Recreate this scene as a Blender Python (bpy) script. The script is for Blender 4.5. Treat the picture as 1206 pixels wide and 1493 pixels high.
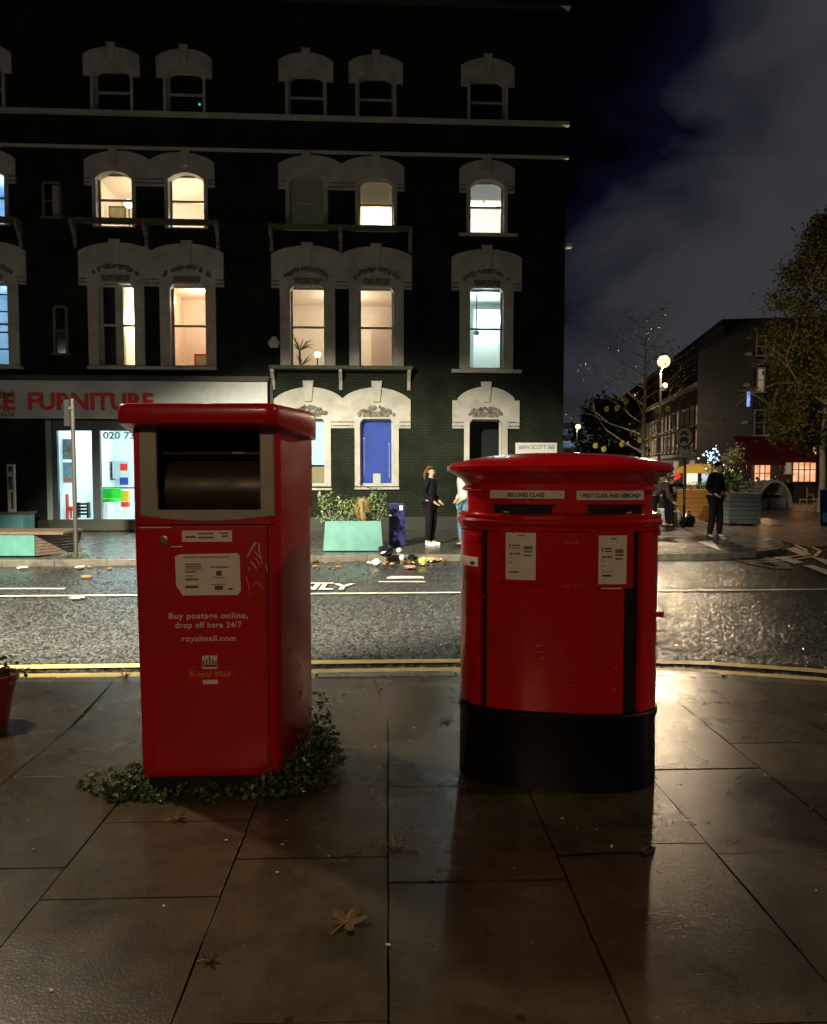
import bpy, bmesh, math, random
from math import sin, cos, pi, radians as R
from mathutils import Vector, Matrix, noise
random.seed(7)
for o in list(bpy.data.objects): bpy.data.objects.remove(o)
sc = bpy.context.scene
COL = sc.collection

# ---------------------------------------------------------------- camera
F = 1120.0; CX, CY, HOR = 603.0, 746.5, 685.0; H = 1.6
TH = math.atan((CY-HOR)/F)
cam = bpy.data.cameras.new('camera'); camo = bpy.data.objects.new('camera', cam); COL.objects.link(camo)
cam.sensor_fit = 'HORIZONTAL'; cam.sensor_width = 36; cam.lens = 36*F/1206
cam.clip_start = .05; cam.clip_end = 3000
camo.location = (0, 0, H); camo.rotation_euler = (pi/2-TH, 0, 0)
sc.camera = camo
# ---------------------------------------------------------------- view
sc.view_settings.view_transform = 'Standard'; sc.view_settings.look = 'None'
sc.view_settings.exposure = 0.0; sc.view_settings.gamma = 1.0
# ---------------------------------------------------------------- world: night sky with lit cloud
w = bpy.data.worlds.new('World'); sc.world = w; w.use_nodes = True
nt = w.node_tree; nt.nodes.clear(); N = nt.nodes.new; L = nt.links.new
out = N('ShaderNodeOutputWorld'); bg = N('ShaderNodeBackground'); L(bg.outputs[0], out.inputs[0])
tc = N('ShaderNodeTexCoord'); mp = N('ShaderNodeMapping'); L(tc.outputs['Generated'], mp.inputs[0])
mp.inputs['Scale'].default_value = (1.0, 1.0, 1.6); mp.inputs['Rotation'].default_value = (0.1, 0.75, 0.2)
nz = N('ShaderNodeTexNoise'); L(mp.outputs[0], nz.inputs['Vector'])
nz.inputs['Scale'].default_value = 4.6; nz.inputs['Detail'].default_value = 7; nz.inputs['Roughness'].default_value = .5; nz.inputs['Distortion'].default_value = .35
sp = N('ShaderNodeSeparateXYZ'); L(tc.outputs['Generated'], sp.inputs[0])
# cloud cover grows to the right and towards the horizon:  m = 2.1x - 1.35z + .05
m1 = N('ShaderNodeMath'); m1.operation = 'MULTIPLY_ADD'; L(sp.outputs['X'], m1.inputs[0]); m1.inputs[1].default_value = 2.1; m1.inputs[2].default_value = .02
m2 = N('ShaderNodeMath'); m2.operation = 'MULTIPLY_ADD'; L(sp.outputs['Z'], m2.inputs[0]); m2.inputs[1].default_value = -1.25; L(m1.outputs[0], m2.inputs[2])
m3 = N('ShaderNodeMath'); m3.operation = 'ADD'; L(nz.outputs['Fac'], m3.inputs[0]); L(m2.outputs[0], m3.inputs[1])
cr = N('ShaderNodeValToRGB'); L(m3.outputs[0], cr.inputs[0])
e = cr.color_ramp.elements
e[0].position = .42; e[0].color = (.0004, .0005, .0012, 1)
e[1].position = 1.0; e[1].color = (.036, .0375, .042, 1)
x = e.new(.58); x.color = (.0022, .0026, .0085, 1)
x = e.new(.72); x.color = (.016, .0175, .024, 1)
x = e.new(.86); x.color = (.030, .032, .038, 1)
L(cr.outputs[0], bg.inputs[0]); bg.inputs[1].default_value = 1.0

# ---------------------------------------------------------------- lamps out of frame (street lighting) and an added fill
def add_light(kind, name, loc, power, color, size=.15, **kw):
    l = bpy.data.lights.new(name, kind); l.energy = power; l.color = color
    l.shadow_soft_size = size
    o = bpy.data.objects.new(name, l); COL.objects.link(o); o.location = loc
    if 'aim' in kw:
        d = Vector(kw['aim'])-Vector(loc); o.rotation_euler = d.to_track_quat('-Z', 'Y').to_euler()
    if kind == 'SPOT': l.spot_size = R(kw['cone']); l.spot_blend = kw['blend']
    return o
WARM = (1, .70, .40)
add_light('SPOT', 'street_light_left', (-4.6, 5.0, 6.2), 19500, (1, .91, .70), .18, aim=(-1.4, 18.5, -6.0), cone=74, blend=.42)
add_light('SPOT', 'street_light_left_near', (-4.8, 6.4, 5.9), 1150, (1, .84, .60), .16, aim=(-2.5, 6.0, -1), cone=150, blend=.3)
add_light('POINT', 'facade_fill_left', (-14, 4, 6.5), 210, (1, .86, .66), .25)  # weak omni added to fill in light on the upper facade
add_light('SPOT', 'street_light_behind', (-1.8, -5.5, 4.6), 540, (1, .66, .36), .3, aim=(-.2, 3.9, 1.2), cone=46, blend=.7)
add_light('SPOT', 'street_light_right', (10.5, 4.0, 7.2), 700, (1, .72, .46), .2, aim=(-.3, 4.1, .9), cone=50, blend=.7)

# ---------------------------------------------------------------- pixel helpers
def ray(px, py):
    u = (px-CX)/F; v = (CY-py)/F
    return Vector((u, cos(TH)+v*sin(TH), -sin(TH)+v*cos(TH)))
def G(px, py, z=0.0):
    d = ray(px, py); t = (z-H)/d.z
    return Vector((d.x*t, d.y*t, z))
def PY(px, py, Y):
    d = ray(px, py); t = Y/d.y
    return Vector((d.x*t, Y, H+d.z*t))
FA = R(3.2); FY = 20.5
def FS(px, py, dep=0.0):            # facade coordinates (along, height)
    d = ray(px, py); n = Vector((-sin(FA), cos(FA), 0))
    t = (FY*cos(FA)+dep)/d.dot(n)
    p = Vector((d.x*t, d.y*t, H+d.z*t))
    q = p-Vector((0, FY, 0))
    return q.x*cos(FA)+q.y*sin(FA), p.z

# ---------------------------------------------------------------- materials
MATS = {}
def mat(name, col, rough=.5, metal=0.0, var=.0, vscale=4.0, bump=0.0, bscale=30.0, coat=0.0, emit=None, estr=0.0, col2=None, rvar=0.0, spec=.5, detail=5):
    if name in MATS: return MATS[name]
    m = bpy.data.materials.new(name); m.use_nodes = True; MATS[name] = m
    nt = m.node_tree; b = nt.nodes['Principled BSDF']; N = nt.nodes.new; L = nt.links.new
    b.inputs['Base Color'].default_value = (*col, 1); b.inputs['Roughness'].default_value = rough
    b.inputs['Metallic'].default_value = metal; b.inputs['Specular IOR Level'].default_value = spec
    b.inputs['Coat Weight'].default_value = coat; b.inputs['Coat Roughness'].default_value = .06
    tc = N('ShaderNodeTexCoord')
    if var or col2 or rvar:
        n = N('ShaderNodeTexNoise'); n.inputs['Scale'].default_value = vscale; n.inputs['Detail'].default_value = detail; n.inputs['Roughness'].default_value = .62
        L(tc.outputs['Object'], n.inputs['Vector'])
        r = N('ShaderNodeMapRange'); L(n.outputs['Fac'], r.inputs[0]); r.inputs[1].default_value = .32; r.inputs[2].default_value = .68
        mx = N('ShaderNodeMix'); mx.data_type = 'RGBA'; L(r.outputs[0], mx.inputs['Factor'])
        c2 = col2 if col2 else tuple(c*(1-var) for c in col)
        mx.inputs[6].default_value = (*col, 1); mx.inputs[7].default_value = (*c2, 1); L(mx.outputs[2], b.inputs['Base Color'])
        if rvar:
            r2 = N('ShaderNodeMapRange'); L(n.outputs['Fac'], r2.inputs[0]); r2.inputs[1].default_value = .35; r2.inputs[2].default_value = .65
            r2.inputs[3].default_value = max(.03, rough-rvar); r2.inputs[4].default_value = rough+rvar; L(r2.outputs[0], b.inputs['Roughness'])
    if bump:
        n = N('ShaderNodeTexNoise'); n.inputs['Scale'].default_value = bscale; n.inputs['Detail'].default_value = 4
        L(tc.outputs['Object'], n.inputs['Vector'])
        bp = N('ShaderNodeBump'); bp.inputs['Strength'].default_value = bump; bp.inputs['Distance'].default_value = .01
        L(n.outputs['Fac'], bp.inputs['Height']); L(bp.outputs[0], b.inputs['Normal'])
    if emit:
        b.inputs['Emission Color'].default_value = (*emit, 1); b.inputs['Emission Strength'].default_value = estr
    return m

def wet_asphalt():
    m = bpy.data.materials.new('wet_asphalt'); m.use_nodes = True; nt = m.node_tree; b = nt.nodes['Principled BSDF']; N = nt.nodes.new; L = nt.links.new
    tc = N('ShaderNodeTexCoord')
    v = N('ShaderNodeTexVoronoi'); v.feature = 'SMOOTH_F1'; v.inputs['Scale'].default_value = 60; L(tc.outputs['Object'], v.inputs['Vector'])
    v2 = N('ShaderNodeTexNoise'); v2.inputs['Scale'].default_value = 110; v2.inputs['Detail'].default_value = 3; L(tc.outputs['Object'], v2.inputs['Vector'])
    big = N('ShaderNodeTexNoise'); big.inputs['Scale'].default_value = .9; big.inputs['Detail'].default_value = 4; L(tc.outputs['Object'], big.inputs['Vector'])
    add = N('ShaderNodeMath'); add.operation = 'MULTIPLY_ADD'; L(v.outputs['Distance'], add.inputs[0]); add.inputs[1].default_value = -1.0; L(v2.outputs['Fac'], add.inputs[2])
    bp = N('ShaderNodeBump'); bp.inputs['Distance'].default_value = .006; bp.inputs['Strength'].default_value = .7; L(add.outputs[0], bp.inputs['Height']); L(bp.outputs[0], b.inputs['Normal'])
    r = N('ShaderNodeMapRange'); L(big.outputs['Fac'], r.inputs[0]); r.inputs[1].default_value = .35; r.inputs[2].default_value = .65; r.inputs[3].default_value = .14; r.inputs[4].default_value = .22
    L(r.outputs[0], b.inputs['Roughness'])
    v3 = N('ShaderNodeTexVoronoi'); v3.inputs['Scale'].default_value = 38; v3.inputs['Randomness'].default_value = 1; L(tc.outputs['Object'], v3.inputs['Vector'])
    cr = N('ShaderNodeMapRange'); L(v3.outputs['Color'], cr.inputs[0]); cr.inputs[1].default_value = .25; cr.inputs[2].default_value = .95
    mx = N('ShaderNodeMix'); mx.data_type = 'RGBA'; L(cr.outputs[0], mx.inputs['Factor']); mx.inputs[6].default_value = (.010, .010, .009, 1); mx.inputs[7].default_value = (.085, .082, .078, 1)
    L(mx.outputs[2], b.inputs['Base Color']); b.inputs['Specular IOR Level'].default_value = .6
    return m
def wet_slab(name='wet_slab', base=(.084, .066, .036), base2=(.042, .033, .019), joints=None, rlo=.17, rhi=.38, bumpk=.8):
    m = bpy.data.materials.new(name); m.use_nodes = True; nt = m.node_tree; b = nt.nodes['Principled BSDF']; N = nt.nodes.new; L = nt.links.new
    tc = N('ShaderNodeTexCoord')
    def noi(sc_, det, ro=.6, dist=0.0):
        n = N('ShaderNodeTexNoise'); n.inputs['Scale'].default_value = sc_; n.inputs['Detail'].default_value = det; n.inputs['Roughness'].default_value = ro; n.inputs['Distortion'].default_value = dist; L(tc.outputs['Object'], n.inputs['Vector']); return n
    def mr(src, a, b_, c, d):
        q = N('ShaderNodeMapRange'); L(src, q.inputs[0]); q.inputs[1].default_value = a; q.inputs[2].default_value = b_; q.inputs[3].default_value = c; q.inputs[4].default_value = d; return q.outputs[0]
    n1 = noi(1.1, 7, .65, .4); n2 = noi(95, 4); n3 = noi(7, 8, .7); n4 = noi(2.7, 5, .6)
    L(mr(n1.outputs['Fac'], .22, .78, rlo, rhi), b.inputs['Roughness'])
    hm = N('ShaderNodeMath'); hm.operation = 'MULTIPLY_ADD'; L(n3.outputs['Fac'], hm.inputs[0]); hm.inputs[1].default_value = 1.3; L(n2.outputs['Fac'], hm.inputs[2])
    bp = N('ShaderNodeBump'); bp.inputs['Distance'].default_value = .0035; L(mr(n1.outputs['Fac'], .25, .75, .22*bumpk, .6*bumpk), bp.inputs['Strength']); L(hm.outputs[0], bp.inputs['Height'])
    mx = N('ShaderNodeMix'); mx.data_type = 'RGBA'; L(mr(n3.outputs['Fac'], .32, .68, 0, 1), mx.inputs['Factor']); mx.inputs[6].default_value = (*base, 1); mx.inputs[7].default_value = (*base2, 1)
    # broad stains and chewing-gum spots
    st = N('ShaderNodeMix'); st.data_type = 'RGBA'; L(mr(n4.outputs['Fac'], .5, .64, 0, .62), st.inputs['Factor']); L(mx.outputs[2], st.inputs[6]); st.inputs[7].default_value = (base2[0]*.55, base2[1]*.55, base2[2]*.55, 1)
    vo = N('ShaderNodeTexVoronoi'); vo.inputs['Scale'].default_value = 4.3; L(tc.outputs['Object'], vo.inputs['Vector'])
    gm = N('ShaderNodeMix'); gm.data_type = 'RGBA'; L(mr(vo.outputs['Distance'], .055, .075, .8, 0), gm.inputs['Factor']); L(st.outputs[2], gm.inputs[6]); gm.inputs[7].default_value = (base2[0]*.4, base2[1]*.4, base2[2]*.4, 1)
    L(gm.outputs[2], b.inputs['Base Color']); L(bp.outputs[0], b.inputs['Normal'])
    if joints:
        br = N('ShaderNodeTexBrick'); L(tc.outputs['Object'], br.inputs['Vector']); br.inputs['Scale'].default_value = 1; br.inputs['Brick Width'].default_value = joints[0]; br.inputs['Row Height'].default_value = joints[1]
        br.inputs['Mortar Size'].default_value = joints[2]; br.inputs['Mortar Smooth'].default_value = .3
        m2 = N('ShaderNodeMix'); m2.data_type = 'RGBA'; L(br.outputs['Fac'], m2.inputs['Factor']); L(gm.outputs[2], m2.inputs[6]); m2.inputs[7].default_value = (.012, .011, .009, 1); L(m2.outputs[2], b.inputs['Base Color'])
        b2 = N('ShaderNodeBump'); b2.inputs['Distance'].default_value = .01; b2.inputs['Strength'].default_value = .7; b2.invert = True; L(br.outputs['Fac'], b2.inputs['Height']); L(bp.outputs[0], b2.inputs['Normal']); L(b2.outputs[0], b.inputs['Normal'])
    return m
def brick_paint(name, c1, c2, mortar, rough=.5, scale=1.0):
    m = bpy.data.materials.new(name); m.use_nodes = True; nt = m.node_tree; b = nt.nodes['Principled BSDF']; N = nt.nodes.new; L = nt.links.new
    tc = N('ShaderNodeTexCoord'); sp = N('ShaderNodeSeparateXYZ'); L(tc.outputs['Object'], sp.inputs[0])
    ad = N('ShaderNodeMath'); ad.operation = 'ADD'; L(sp.outputs[0], ad.inputs[0]); L(sp.outputs[1], ad.inputs[1])
    cb = N('ShaderNodeCombineXYZ'); L(ad.outputs[0], cb.inputs[0]); L(sp.outputs[2], cb.inputs[1])
    br = N('ShaderNodeTexBrick'); L(cb.outputs[0], br.inputs['Vector']); br.inputs['Scale'].default_value = scale; br.inputs['Brick Width'].default_value = .225; br.inputs['Row Height'].default_value = .075; br.inputs['Mortar Size'].default_value = .009
    br.inputs['Color1'].default_value = (*c1, 1); br.inputs['Color2'].default_value = (*c2, 1); br.inputs['Mortar'].default_value = (*mortar, 1)
    n = N('ShaderNodeTexNoise'); n.inputs['Scale'].default_value = 1.2; n.inputs['Detail'].default_value = 7; L(tc.outputs['Object'], n.inputs['Vector'])
    mr = N('ShaderNodeMapRange'); L(n.outputs['Fac'], mr.inputs[0]); mr.inputs[1].default_value = .3; mr.inputs[2].default_value = .7; mr.inputs[3].default_value = .5; mr.inputs[4].default_value = 1.4
    mu = N('ShaderNodeVectorMath'); mu.operation = 'SCALE'; L(br.outputs['Color'], mu.inputs[0]); L(mr.outputs[0], mu.inputs['Scale']); L(mu.outputs[0], b.inputs['Base Color'])
    bp = N('ShaderNodeBump'); bp.inputs['Distance'].default_value = .006; bp.inputs['Strength'].default_value = .6; bp.invert = True; L(br.outputs['Fac'], bp.inputs['Height']); L(bp.outputs[0], b.inputs['Normal'])
    b.inputs['Roughness'].default_value = rough; b.inputs['Specular IOR Level'].default_value = .05; return m
def glass(name, tint=(.9, .95, .95), ior_mix=.12):
    m = bpy.data.materials.new(name); m.use_nodes = True; nt = m.node_tree; nt.nodes.clear(); N = nt.nodes.new; L = nt.links.new
    o = N('ShaderNodeOutputMaterial'); mx = N('ShaderNodeMixShader'); t = N('ShaderNodeBsdfTransparent'); g = N('ShaderNodeBsdfGlossy'); f = N('ShaderNodeFresnel')
    t.inputs[0].default_value = (*tint, 1); g.inputs['Roughness'].default_value = .03; f.inputs[0].default_value = 1.35
    L(f.outputs[0], mx.inputs[0]); L(t.outputs[0], mx.inputs[1]); L(g.outputs[0], mx.inputs[2]); L(mx.outputs[0], o.inputs[0]); return m
def emis(name, col, s, col2=None, sc_=3.0):
    m = bpy.data.materials.new(name); m.use_nodes = True; nt = m.node_tree; nt.nodes.clear(); N = nt.nodes.new; L = nt.links.new
    o = N('ShaderNodeOutputMaterial'); e = N('ShaderNodeEmission'); e.inputs[0].default_value = (*col, 1); e.inputs[1].default_value = s; L(e.outputs[0], o.inputs[0])
    if col2:
        tc = N('ShaderNodeTexCoord'); n = N('ShaderNodeTexNoise'); n.inputs['Scale'].default_value = sc_; L(tc.outputs['Object'], n.inputs['Vector'])
        r = N('ShaderNodeMapRange'); L(n.outputs['Fac'], r.inputs[0]); r.inputs[1].default_value = .38; r.inputs[2].default_value = .62
        mx = N('ShaderNodeMix'); mx.data_type = 'RGBA'; L(r.outputs[0], mx.inputs['Factor']); mx.inputs[6].default_value = (*col, 1); mx.inputs[7].default_value = (*col2, 1); L(mx.outputs[2], e.inputs[0])
    return m

ASPH = wet_asphalt(); SLAB = wet_slab(); SLABF = wet_slab('far_paving', (.10, .092, .075), (.06, .055, .045), (.9, .6, .012)); BRICKP = wet_slab('brown_block_paving', (.11, .075, .055), (.055, .04, .03), (.4, .2, .012), .2, .5)
KERB = wet_slab('kerb_stone', (.17, .155, .125), (.10, .092, .075), None, .15, .4)
WALLB = brick_paint('dark_painted_brick', (.023, .029, .018), (.018, .024, .015), (.012, .015, .010), .6)
BRICKR = brick_paint('old_brick', (.062, .027, .02), (.045, .022, .017), (.04, .034, .03), .8)
WHITEP = mat('aged_white_paint', (.56, .54, .47), .55, var=.35, vscale=2.2, bump=.25, bscale=25)
CARV = mat('sooty_carving', (.34, .32, .27), .8, col2=(.035, .033, .028), vscale=11)
DARKP = mat('dark_paint', (.02, .022, .02), .45)
SASH = mat('sash_paint', (.5, .49, .44), .4, var=.2)
GLASS = glass('window_glass')
RED = mat('red_gloss', (.62, .004, .010), .25, coat=.4, col2=(.42, .004, .008), vscale=2.6, bump=.07, bscale=9, rvar=.10, detail=9)
RED2 = mat('red_powder_coat', (.58, .005, .014), .36, spec=.35, coat=.12, col2=(.38, .005, .012), vscale=2.2, bump=.06, bscale=40, rvar=.12, detail=9)
BLK = mat('black_gloss', (.005, .005, .005), .42, coat=.05, spec=.3, rvar=.1, vscale=5)
BLKM = mat('black_matt', (.006, .006, .006), .8)
SILV = mat('satin_grey_metal', (.33, .31, .28), .5, metal=.25, var=.2, vscale=5)
PAPER = mat('notice_paper', (.80, .76, .69), .5, var=.12, vscale=20)
ENAM = mat('white_enamel', (.76, .74, .68), .3, var=.2, vscale=15)
INK = mat('black_ink', (.02, .02, .02), .6)
INKG = mat('grey_ink', (.2, .18, .16), .6)
WHT = mat('white_vinyl', (.72, .66, .62), .45)
YEL = mat('yellow_vinyl', (.62, .36, .06), .5)
YLINE = mat('yellow_road_paint', (.72, .56, .18), .4, col2=(.48, .37, .13), vscale=5, bump=.5, bscale=70, rvar=.12, detail=8)
WLINE = mat('white_road_paint', (.6, .58, .5), .4, col2=(.33, .32, .28), vscale=6, bump=.5, bscale=70, detail=8)
AQUA = mat('aqua_paint', (.09, .27, .235), .5, var=.35, vscale=3, detail=8)
NAVY = mat('navy_paint', (.012, .016, .11), .4, var=.3)
WOOD = mat('weathered_wood', (.16, .115, .08), .6, col2=(.09, .065, .045), vscale=12)
SOIL = mat('soil', (.03, .022, .015), .9, bump=.6)
STEEL = mat('galvanised_steel', (.055, .05, .045), .6, metal=.1, var=.2)
POLE = mat('dark_pole_paint', (.015, .015, .015), .4)

# ---------------------------------------------------------------- object helpers
def link(o, parent=None):
    COL.objects.link(o)
    if parent: o.parent = parent
    return o
def tag(o, label=None, cat=None, group=None, kind=None):
    if label: o['label'] = label
    if cat: o['category'] = cat
    if group: o['group'] = group
    if kind: o['kind'] = kind
    return o
def thing(name, label, cat, loc=(0, 0, 0), rz=0.0, group=None):
    o = bpy.data.objects.new(name, None); o.empty_display_size = .2; link(o); o.location = loc; o.rotation_euler = (0, 0, rz)
    return tag(o, label, cat, group)
class MB:
    def __init__(s): s.v = []; s.f = []; s.m = []
    def add(s, vs, fs, mi=0):
        n = len(s.v); s.v += [tuple(v) for v in vs]; s.f += [tuple(n+i for i in f) for f in fs]; s.m += [mi]*len(fs); return s
    def box(s, x0, x1, y0, y1, z0, z1, mi=0, rz=0, c=None):
        vs = [(x, y, z) for z in (z0, z1) for x, y in ((x0, y0), (x1, y0), (x1, y1), (x0, y1))]
        if rz:
            cx, cy = c or ((x0+x1)/2, (y0+y1)/2)
            vs = [(cx+(x-cx)*cos(rz)-(y-cy)*sin(rz), cy+(x-cx)*sin(rz)+(y-cy)*cos(rz), z) for x, y, z in vs]
        return s.add(vs, [(0, 3, 2, 1), (4, 5, 6, 7), (0, 1, 5, 4), (1, 2, 6, 5), (2, 3, 7, 6), (3, 0, 4, 7)], mi)
    def loft(s, rings, cap=True, closed=True, mi=0):
        n = len(rings[0]); vs = [p for r in rings for p in r]; fs = []
        for k in range(len(rings)-1):
            for i in range(n if closed else n-1):
                j = (i+1) % n; fs.append((k*n+i, k*n+j, (k+1)*n+j, (k+1)*n+i))
        if cap: fs.append(tuple(reversed(range(n)))); fs.append(tuple((len(rings)-1)*n+i for i in range(n)))
        return s.add(vs, fs, mi)
    def prism(s, poly, z0, z1, mi=0): return s.loft([[(x, y, z0) for x, y in poly], [(x, y, z1) for x, y in poly]], mi=mi)
    def tube(s, path, rad, n=8, mi=0, cap=True):
        path = [Vector(p) for p in path]; rings = []
        for i, p in enumerate(path):
            d = (path[min(i+1, len(path)-1)]-path[max(i-1, 0)]).normalized()
            a = d.orthogonal().normalized() if i == 0 else (a-d*a.dot(d)).normalized()
            b = d.cross(a); r = rad[i] if hasattr(rad, '__len__') else rad
            rings.append([tuple(p+a*r*cos(2*pi*k/n)+b*r*sin(2*pi*k/n)) for k in range(n)])
        return s.loft(rings, cap=cap, mi=mi)
    def lathe(s, prof, n=20, c=(0, 0, 0), mi=0):
        return s.loft([[(c[0]+r*cos(2*pi*k/n), c[1]+r*sin(2*pi*k/n), c[2]+z) for k in range(n)] for r, z in prof], mi=mi)
    def ball(s, c, r, n=10, m=7, mi=0):
        rr = r if hasattr(r, '__len__') else (r, r, r)
        return s.loft([[(c[0]+rr[0]*sin(pi*(j+.02)/(m))*cos(2*pi*k/n), c[1]+rr[1]*sin(pi*(j+.02)/m)*sin(2*pi*k/n), c[2]-rr[2]*cos(pi*(j+.02)/m)) for k in range(n)] for j in range(m)]+[[(c[0], c[1], c[2]+rr[2])]*n], cap=False, mi=mi)
    def build(s, name, mats, parent=None, smooth=False, bevel=0.0, loc=None):
        me = bpy.data.meshes.new(name); me.from_pydata(s.v, [], s.f)
        ms = mats if isinstance(mats, (list, tuple)) else [mats]
        for m in ms: me.materials.append(m)
        if len(ms) > 1: me.polygons.foreach_set('material_index', s.m)
        bm = bmesh.new(); bm.from_mesh(me); bmesh.ops.recalc_face_normals(bm, faces=bm.faces)
        if bevel:
            es = [e for e in bm.edges if len(e.link_faces) == 2 and e.calc_face_angle(0) > .5]
            bmesh.ops.bevel(bm, geom=es, offset=bevel, segments=2, affect='EDGES', profile=.6, clamp_overlap=True)
        bm.to_mesh(me); bm.free()
        if smooth:
            me.polygons.foreach_set('use_smooth', [True]*len(me.polygons))
            if hasattr(me, 'set_sharp_from_angle'): me.set_sharp_from_angle(angle=R(40))
        o = bpy.data.objects.new(name, me); link(o, parent)
        if loc: o.location = loc
        return o
def fill2d(loops, depth, bevel=0.0):
    """filled outline with holes in x-z, extruded along y (0 .. -depth); returns verts/faces"""
    cu = bpy.data.curves.new('t', 'CURVE'); cu.dimensions = '2D'; cu.fill_mode = 'BOTH'; cu.extrude = depth/2-bevel; cu.bevel_depth = bevel; cu.bevel_resolution = 1; cu.offset = -bevel
    for lp in loops:
        s = cu.splines.new('POLY'); s.points.add(len(lp)-1)
        for p, q in zip(s.points, lp): p.co = (q[0], q[1], 0, 1)
        s.use_cyclic_u = True
    o = bpy.data.objects.new('t', cu); COL.objects.link(o); dg = bpy.context.evaluated_depsgraph_get()
    me = bpy.data.meshes.new_from_object(o.evaluated_get(dg))
    vs = [(v.co.x, -v.co.z-depth/2, v.co.y) for v in me.vertices]; fs = [tuple(p.vertices) for p in me.polygons]
    bpy.data.objects.remove(o); bpy.data.curves.remove(cu); bpy.data.meshes.remove(me)
    return vs, fs
def textmesh(s, size, depth=.002, bold=0.0, sx=1.0, align='CENTER', spacing=1.0):
    cu = bpy.data.curves.new('t', 'FONT'); cu.body = s; cu.size = size; cu.extrude = depth/2; cu.offset = bold*1.25; cu.align_x = align; cu.space_character = spacing; cu.resolution_u = 3
    o = bpy.data.objects.new('t', cu); COL.objects.link(o); dg = bpy.context.evaluated_depsgraph_get()
    me = bpy.data.meshes.new_from_object(o.evaluated_get(dg))
    vs = [(v.co.x*sx, -v.co.z-depth/2, v.co.y) for v in me.vertices]; fs = [tuple(p.vertices) for p in me.polygons]
    bpy.data.objects.remove(o); bpy.data.curves.remove(cu); bpy.data.meshes.remove(me)
    return vs, fs
def fit(vs, x0, z0, w=None, h=None, y=0.0, center=False):
    """scale text verts so its box starts at x0,z0 with width w / height h"""
    xs = [v[0] for v in vs]; zs = [v[2] for v in vs]; a, b = min(xs), max(xs); c, d = min(zs), max(zs)
    kz = h/(d-c) if h else 1; kx = w/(b-a) if w else kz
    return [(x0+(v[0]-(a if not center else (a+b)/2))*kx, v[1]+y, z0+(v[2]-c)*kz) for v in vs]
def arc(x0, z0, x1, z1, rise, n=10):
    """points from (x0,z0) to (x1,z1) bulging up by rise (parabolic ~ segmental)"""
    return [(x0+(x1-x0)*i/n, z0+(z1-z0)*i/n+rise*(1-(2*i/n-1)**2)**.8) for i in range(n+1)]
def copy_tree(o, parent=None):
    c = o.copy(); COL.objects.link(c)
    if parent: c.parent = parent
    for ch in [k for k in bpy.data.objects if k.parent == o]: copy_tree(ch, c)
    return c
def leafmesh(pts, size, name, mats, parent=None, aspect=1.4, up=.0, weights=None):
    """many small folded leaves at pts (pos, maybe normal)"""
    mb = MB()
    for p in pts:
        s = size*random.uniform(.6, 1.3); d = Vector((random.gauss(0, 1), random.gauss(0, 1), random.gauss(0, 1)+up)).normalized()
        a = d.orthogonal().normalized(); a.rotate(Matrix.Rotation(random.uniform(0, 6.28), 3, d)); b = d.cross(a)
        p = Vector(p); t = p+a*s*aspect; l = p+a*s*.6*aspect+b*s*.45+d*s*.12; r = p+a*s*.6*aspect-b*s*.45+d*s*.12
        mb.add([p, l, t, r], [(0, 1, 2), (0, 2, 3)], random.choices(range(len(mats)), weights)[0] if len(mats) > 1 else 0)
    return mb.build(name, mats, parent)

# ================================================================ GROUND
road = MB(); road.add([(-400, -60, -.135), (400, -60, -.135), (400, 900, -.135), (-400, 900, -.135)], [(0, 1, 2, 3)])
tag(road.build('road_bed', ASPH), kind='structure')
rw = MB(); nx = 720; Ys = [5.75]
while Ys[-1] < 18.0: Ys.append(Ys[-1]*1.0036)
hv = []
for j, y in enumerate(Ys):
    for i in range(nx+1):
        x = (i/nx-.5)*2*(.60*y+.4); v = Vector((x*29, y*23, 0))
        d = noise.noise(v)+.5*noise.noise(v*2.1+Vector((7, 3, 1)))+.35*noise.noise(Vector((x*1.3, y*1.3, 5)))
        hv.append((x, y, -.1215+max(-.014, min(.0130, d*.0165))))
rw.add(hv, [(j*(nx+1)+i, j*(nx+1)+i+1, (j+1)*(nx+1)+i+1, (j+1)*(nx+1)+i) for j in range(len(Ys)-1) for i in range(nx)])
ro_ = rw.build('road', ASPH); ro_.data.polygons.foreach_set('use_smooth', [True]*len(ro_.data.polygons)); tag(ro_, kind='structure')
KP = [(-14, 4.6), (-9, 5.2), (-5, 5.58), (-3.06, 5.69), (-2.1, 5.74), (-.75, 5.84), (0, 5.88), (1.0, 5.91), (1.9, 5.90), (2.4, 5.83), (3.05, 5.63), (3.6, 5.40), (4.2, 5.08), (5, 4.5), (6.2, 3.3), (7.2, 1.8), (7.9, 0), (8.2, -3)]
def KY(x):
    for (a, b), (c, d) in zip(KP, KP[1:]):
        if a <= x <= c: return b+(d-b)*(x-a)/(c-a)
    return KP[0][1] if x < KP[0][0] else -3
PA = R(1.94)
def rot(x, y, a=PA): return (x*cos(a)-y*sin(a), x*sin(a)+y*cos(a))
colx = [-13.4+.67*i for i in range(17)]+[-1.97, -1.30, -.63, 0.0, .70, 1.37, 2.0, 2.68, 3.36, 4.04, 4.7, 5.4, 6.1, 6.8]
joints = {-1.97: [2.2, 3.06, 3.99, 4.92], -1.30: [2.0, 2.82, 3.45, 4.4, 5.25], -.63: [2.15, 3.10, 4.09, 4.92], 0.0: [1.9, 2.90, 3.80, 4.80], .70: [2.1, 3.17, 4.0, 4.93], 1.37: [2.2, 3.08, 3.98, 5.15], 2.0: [2.6, 3.5, 4.35, 5.13], -2.68: [2.6, 3.7, 4.68]}
sl = MB()
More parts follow.
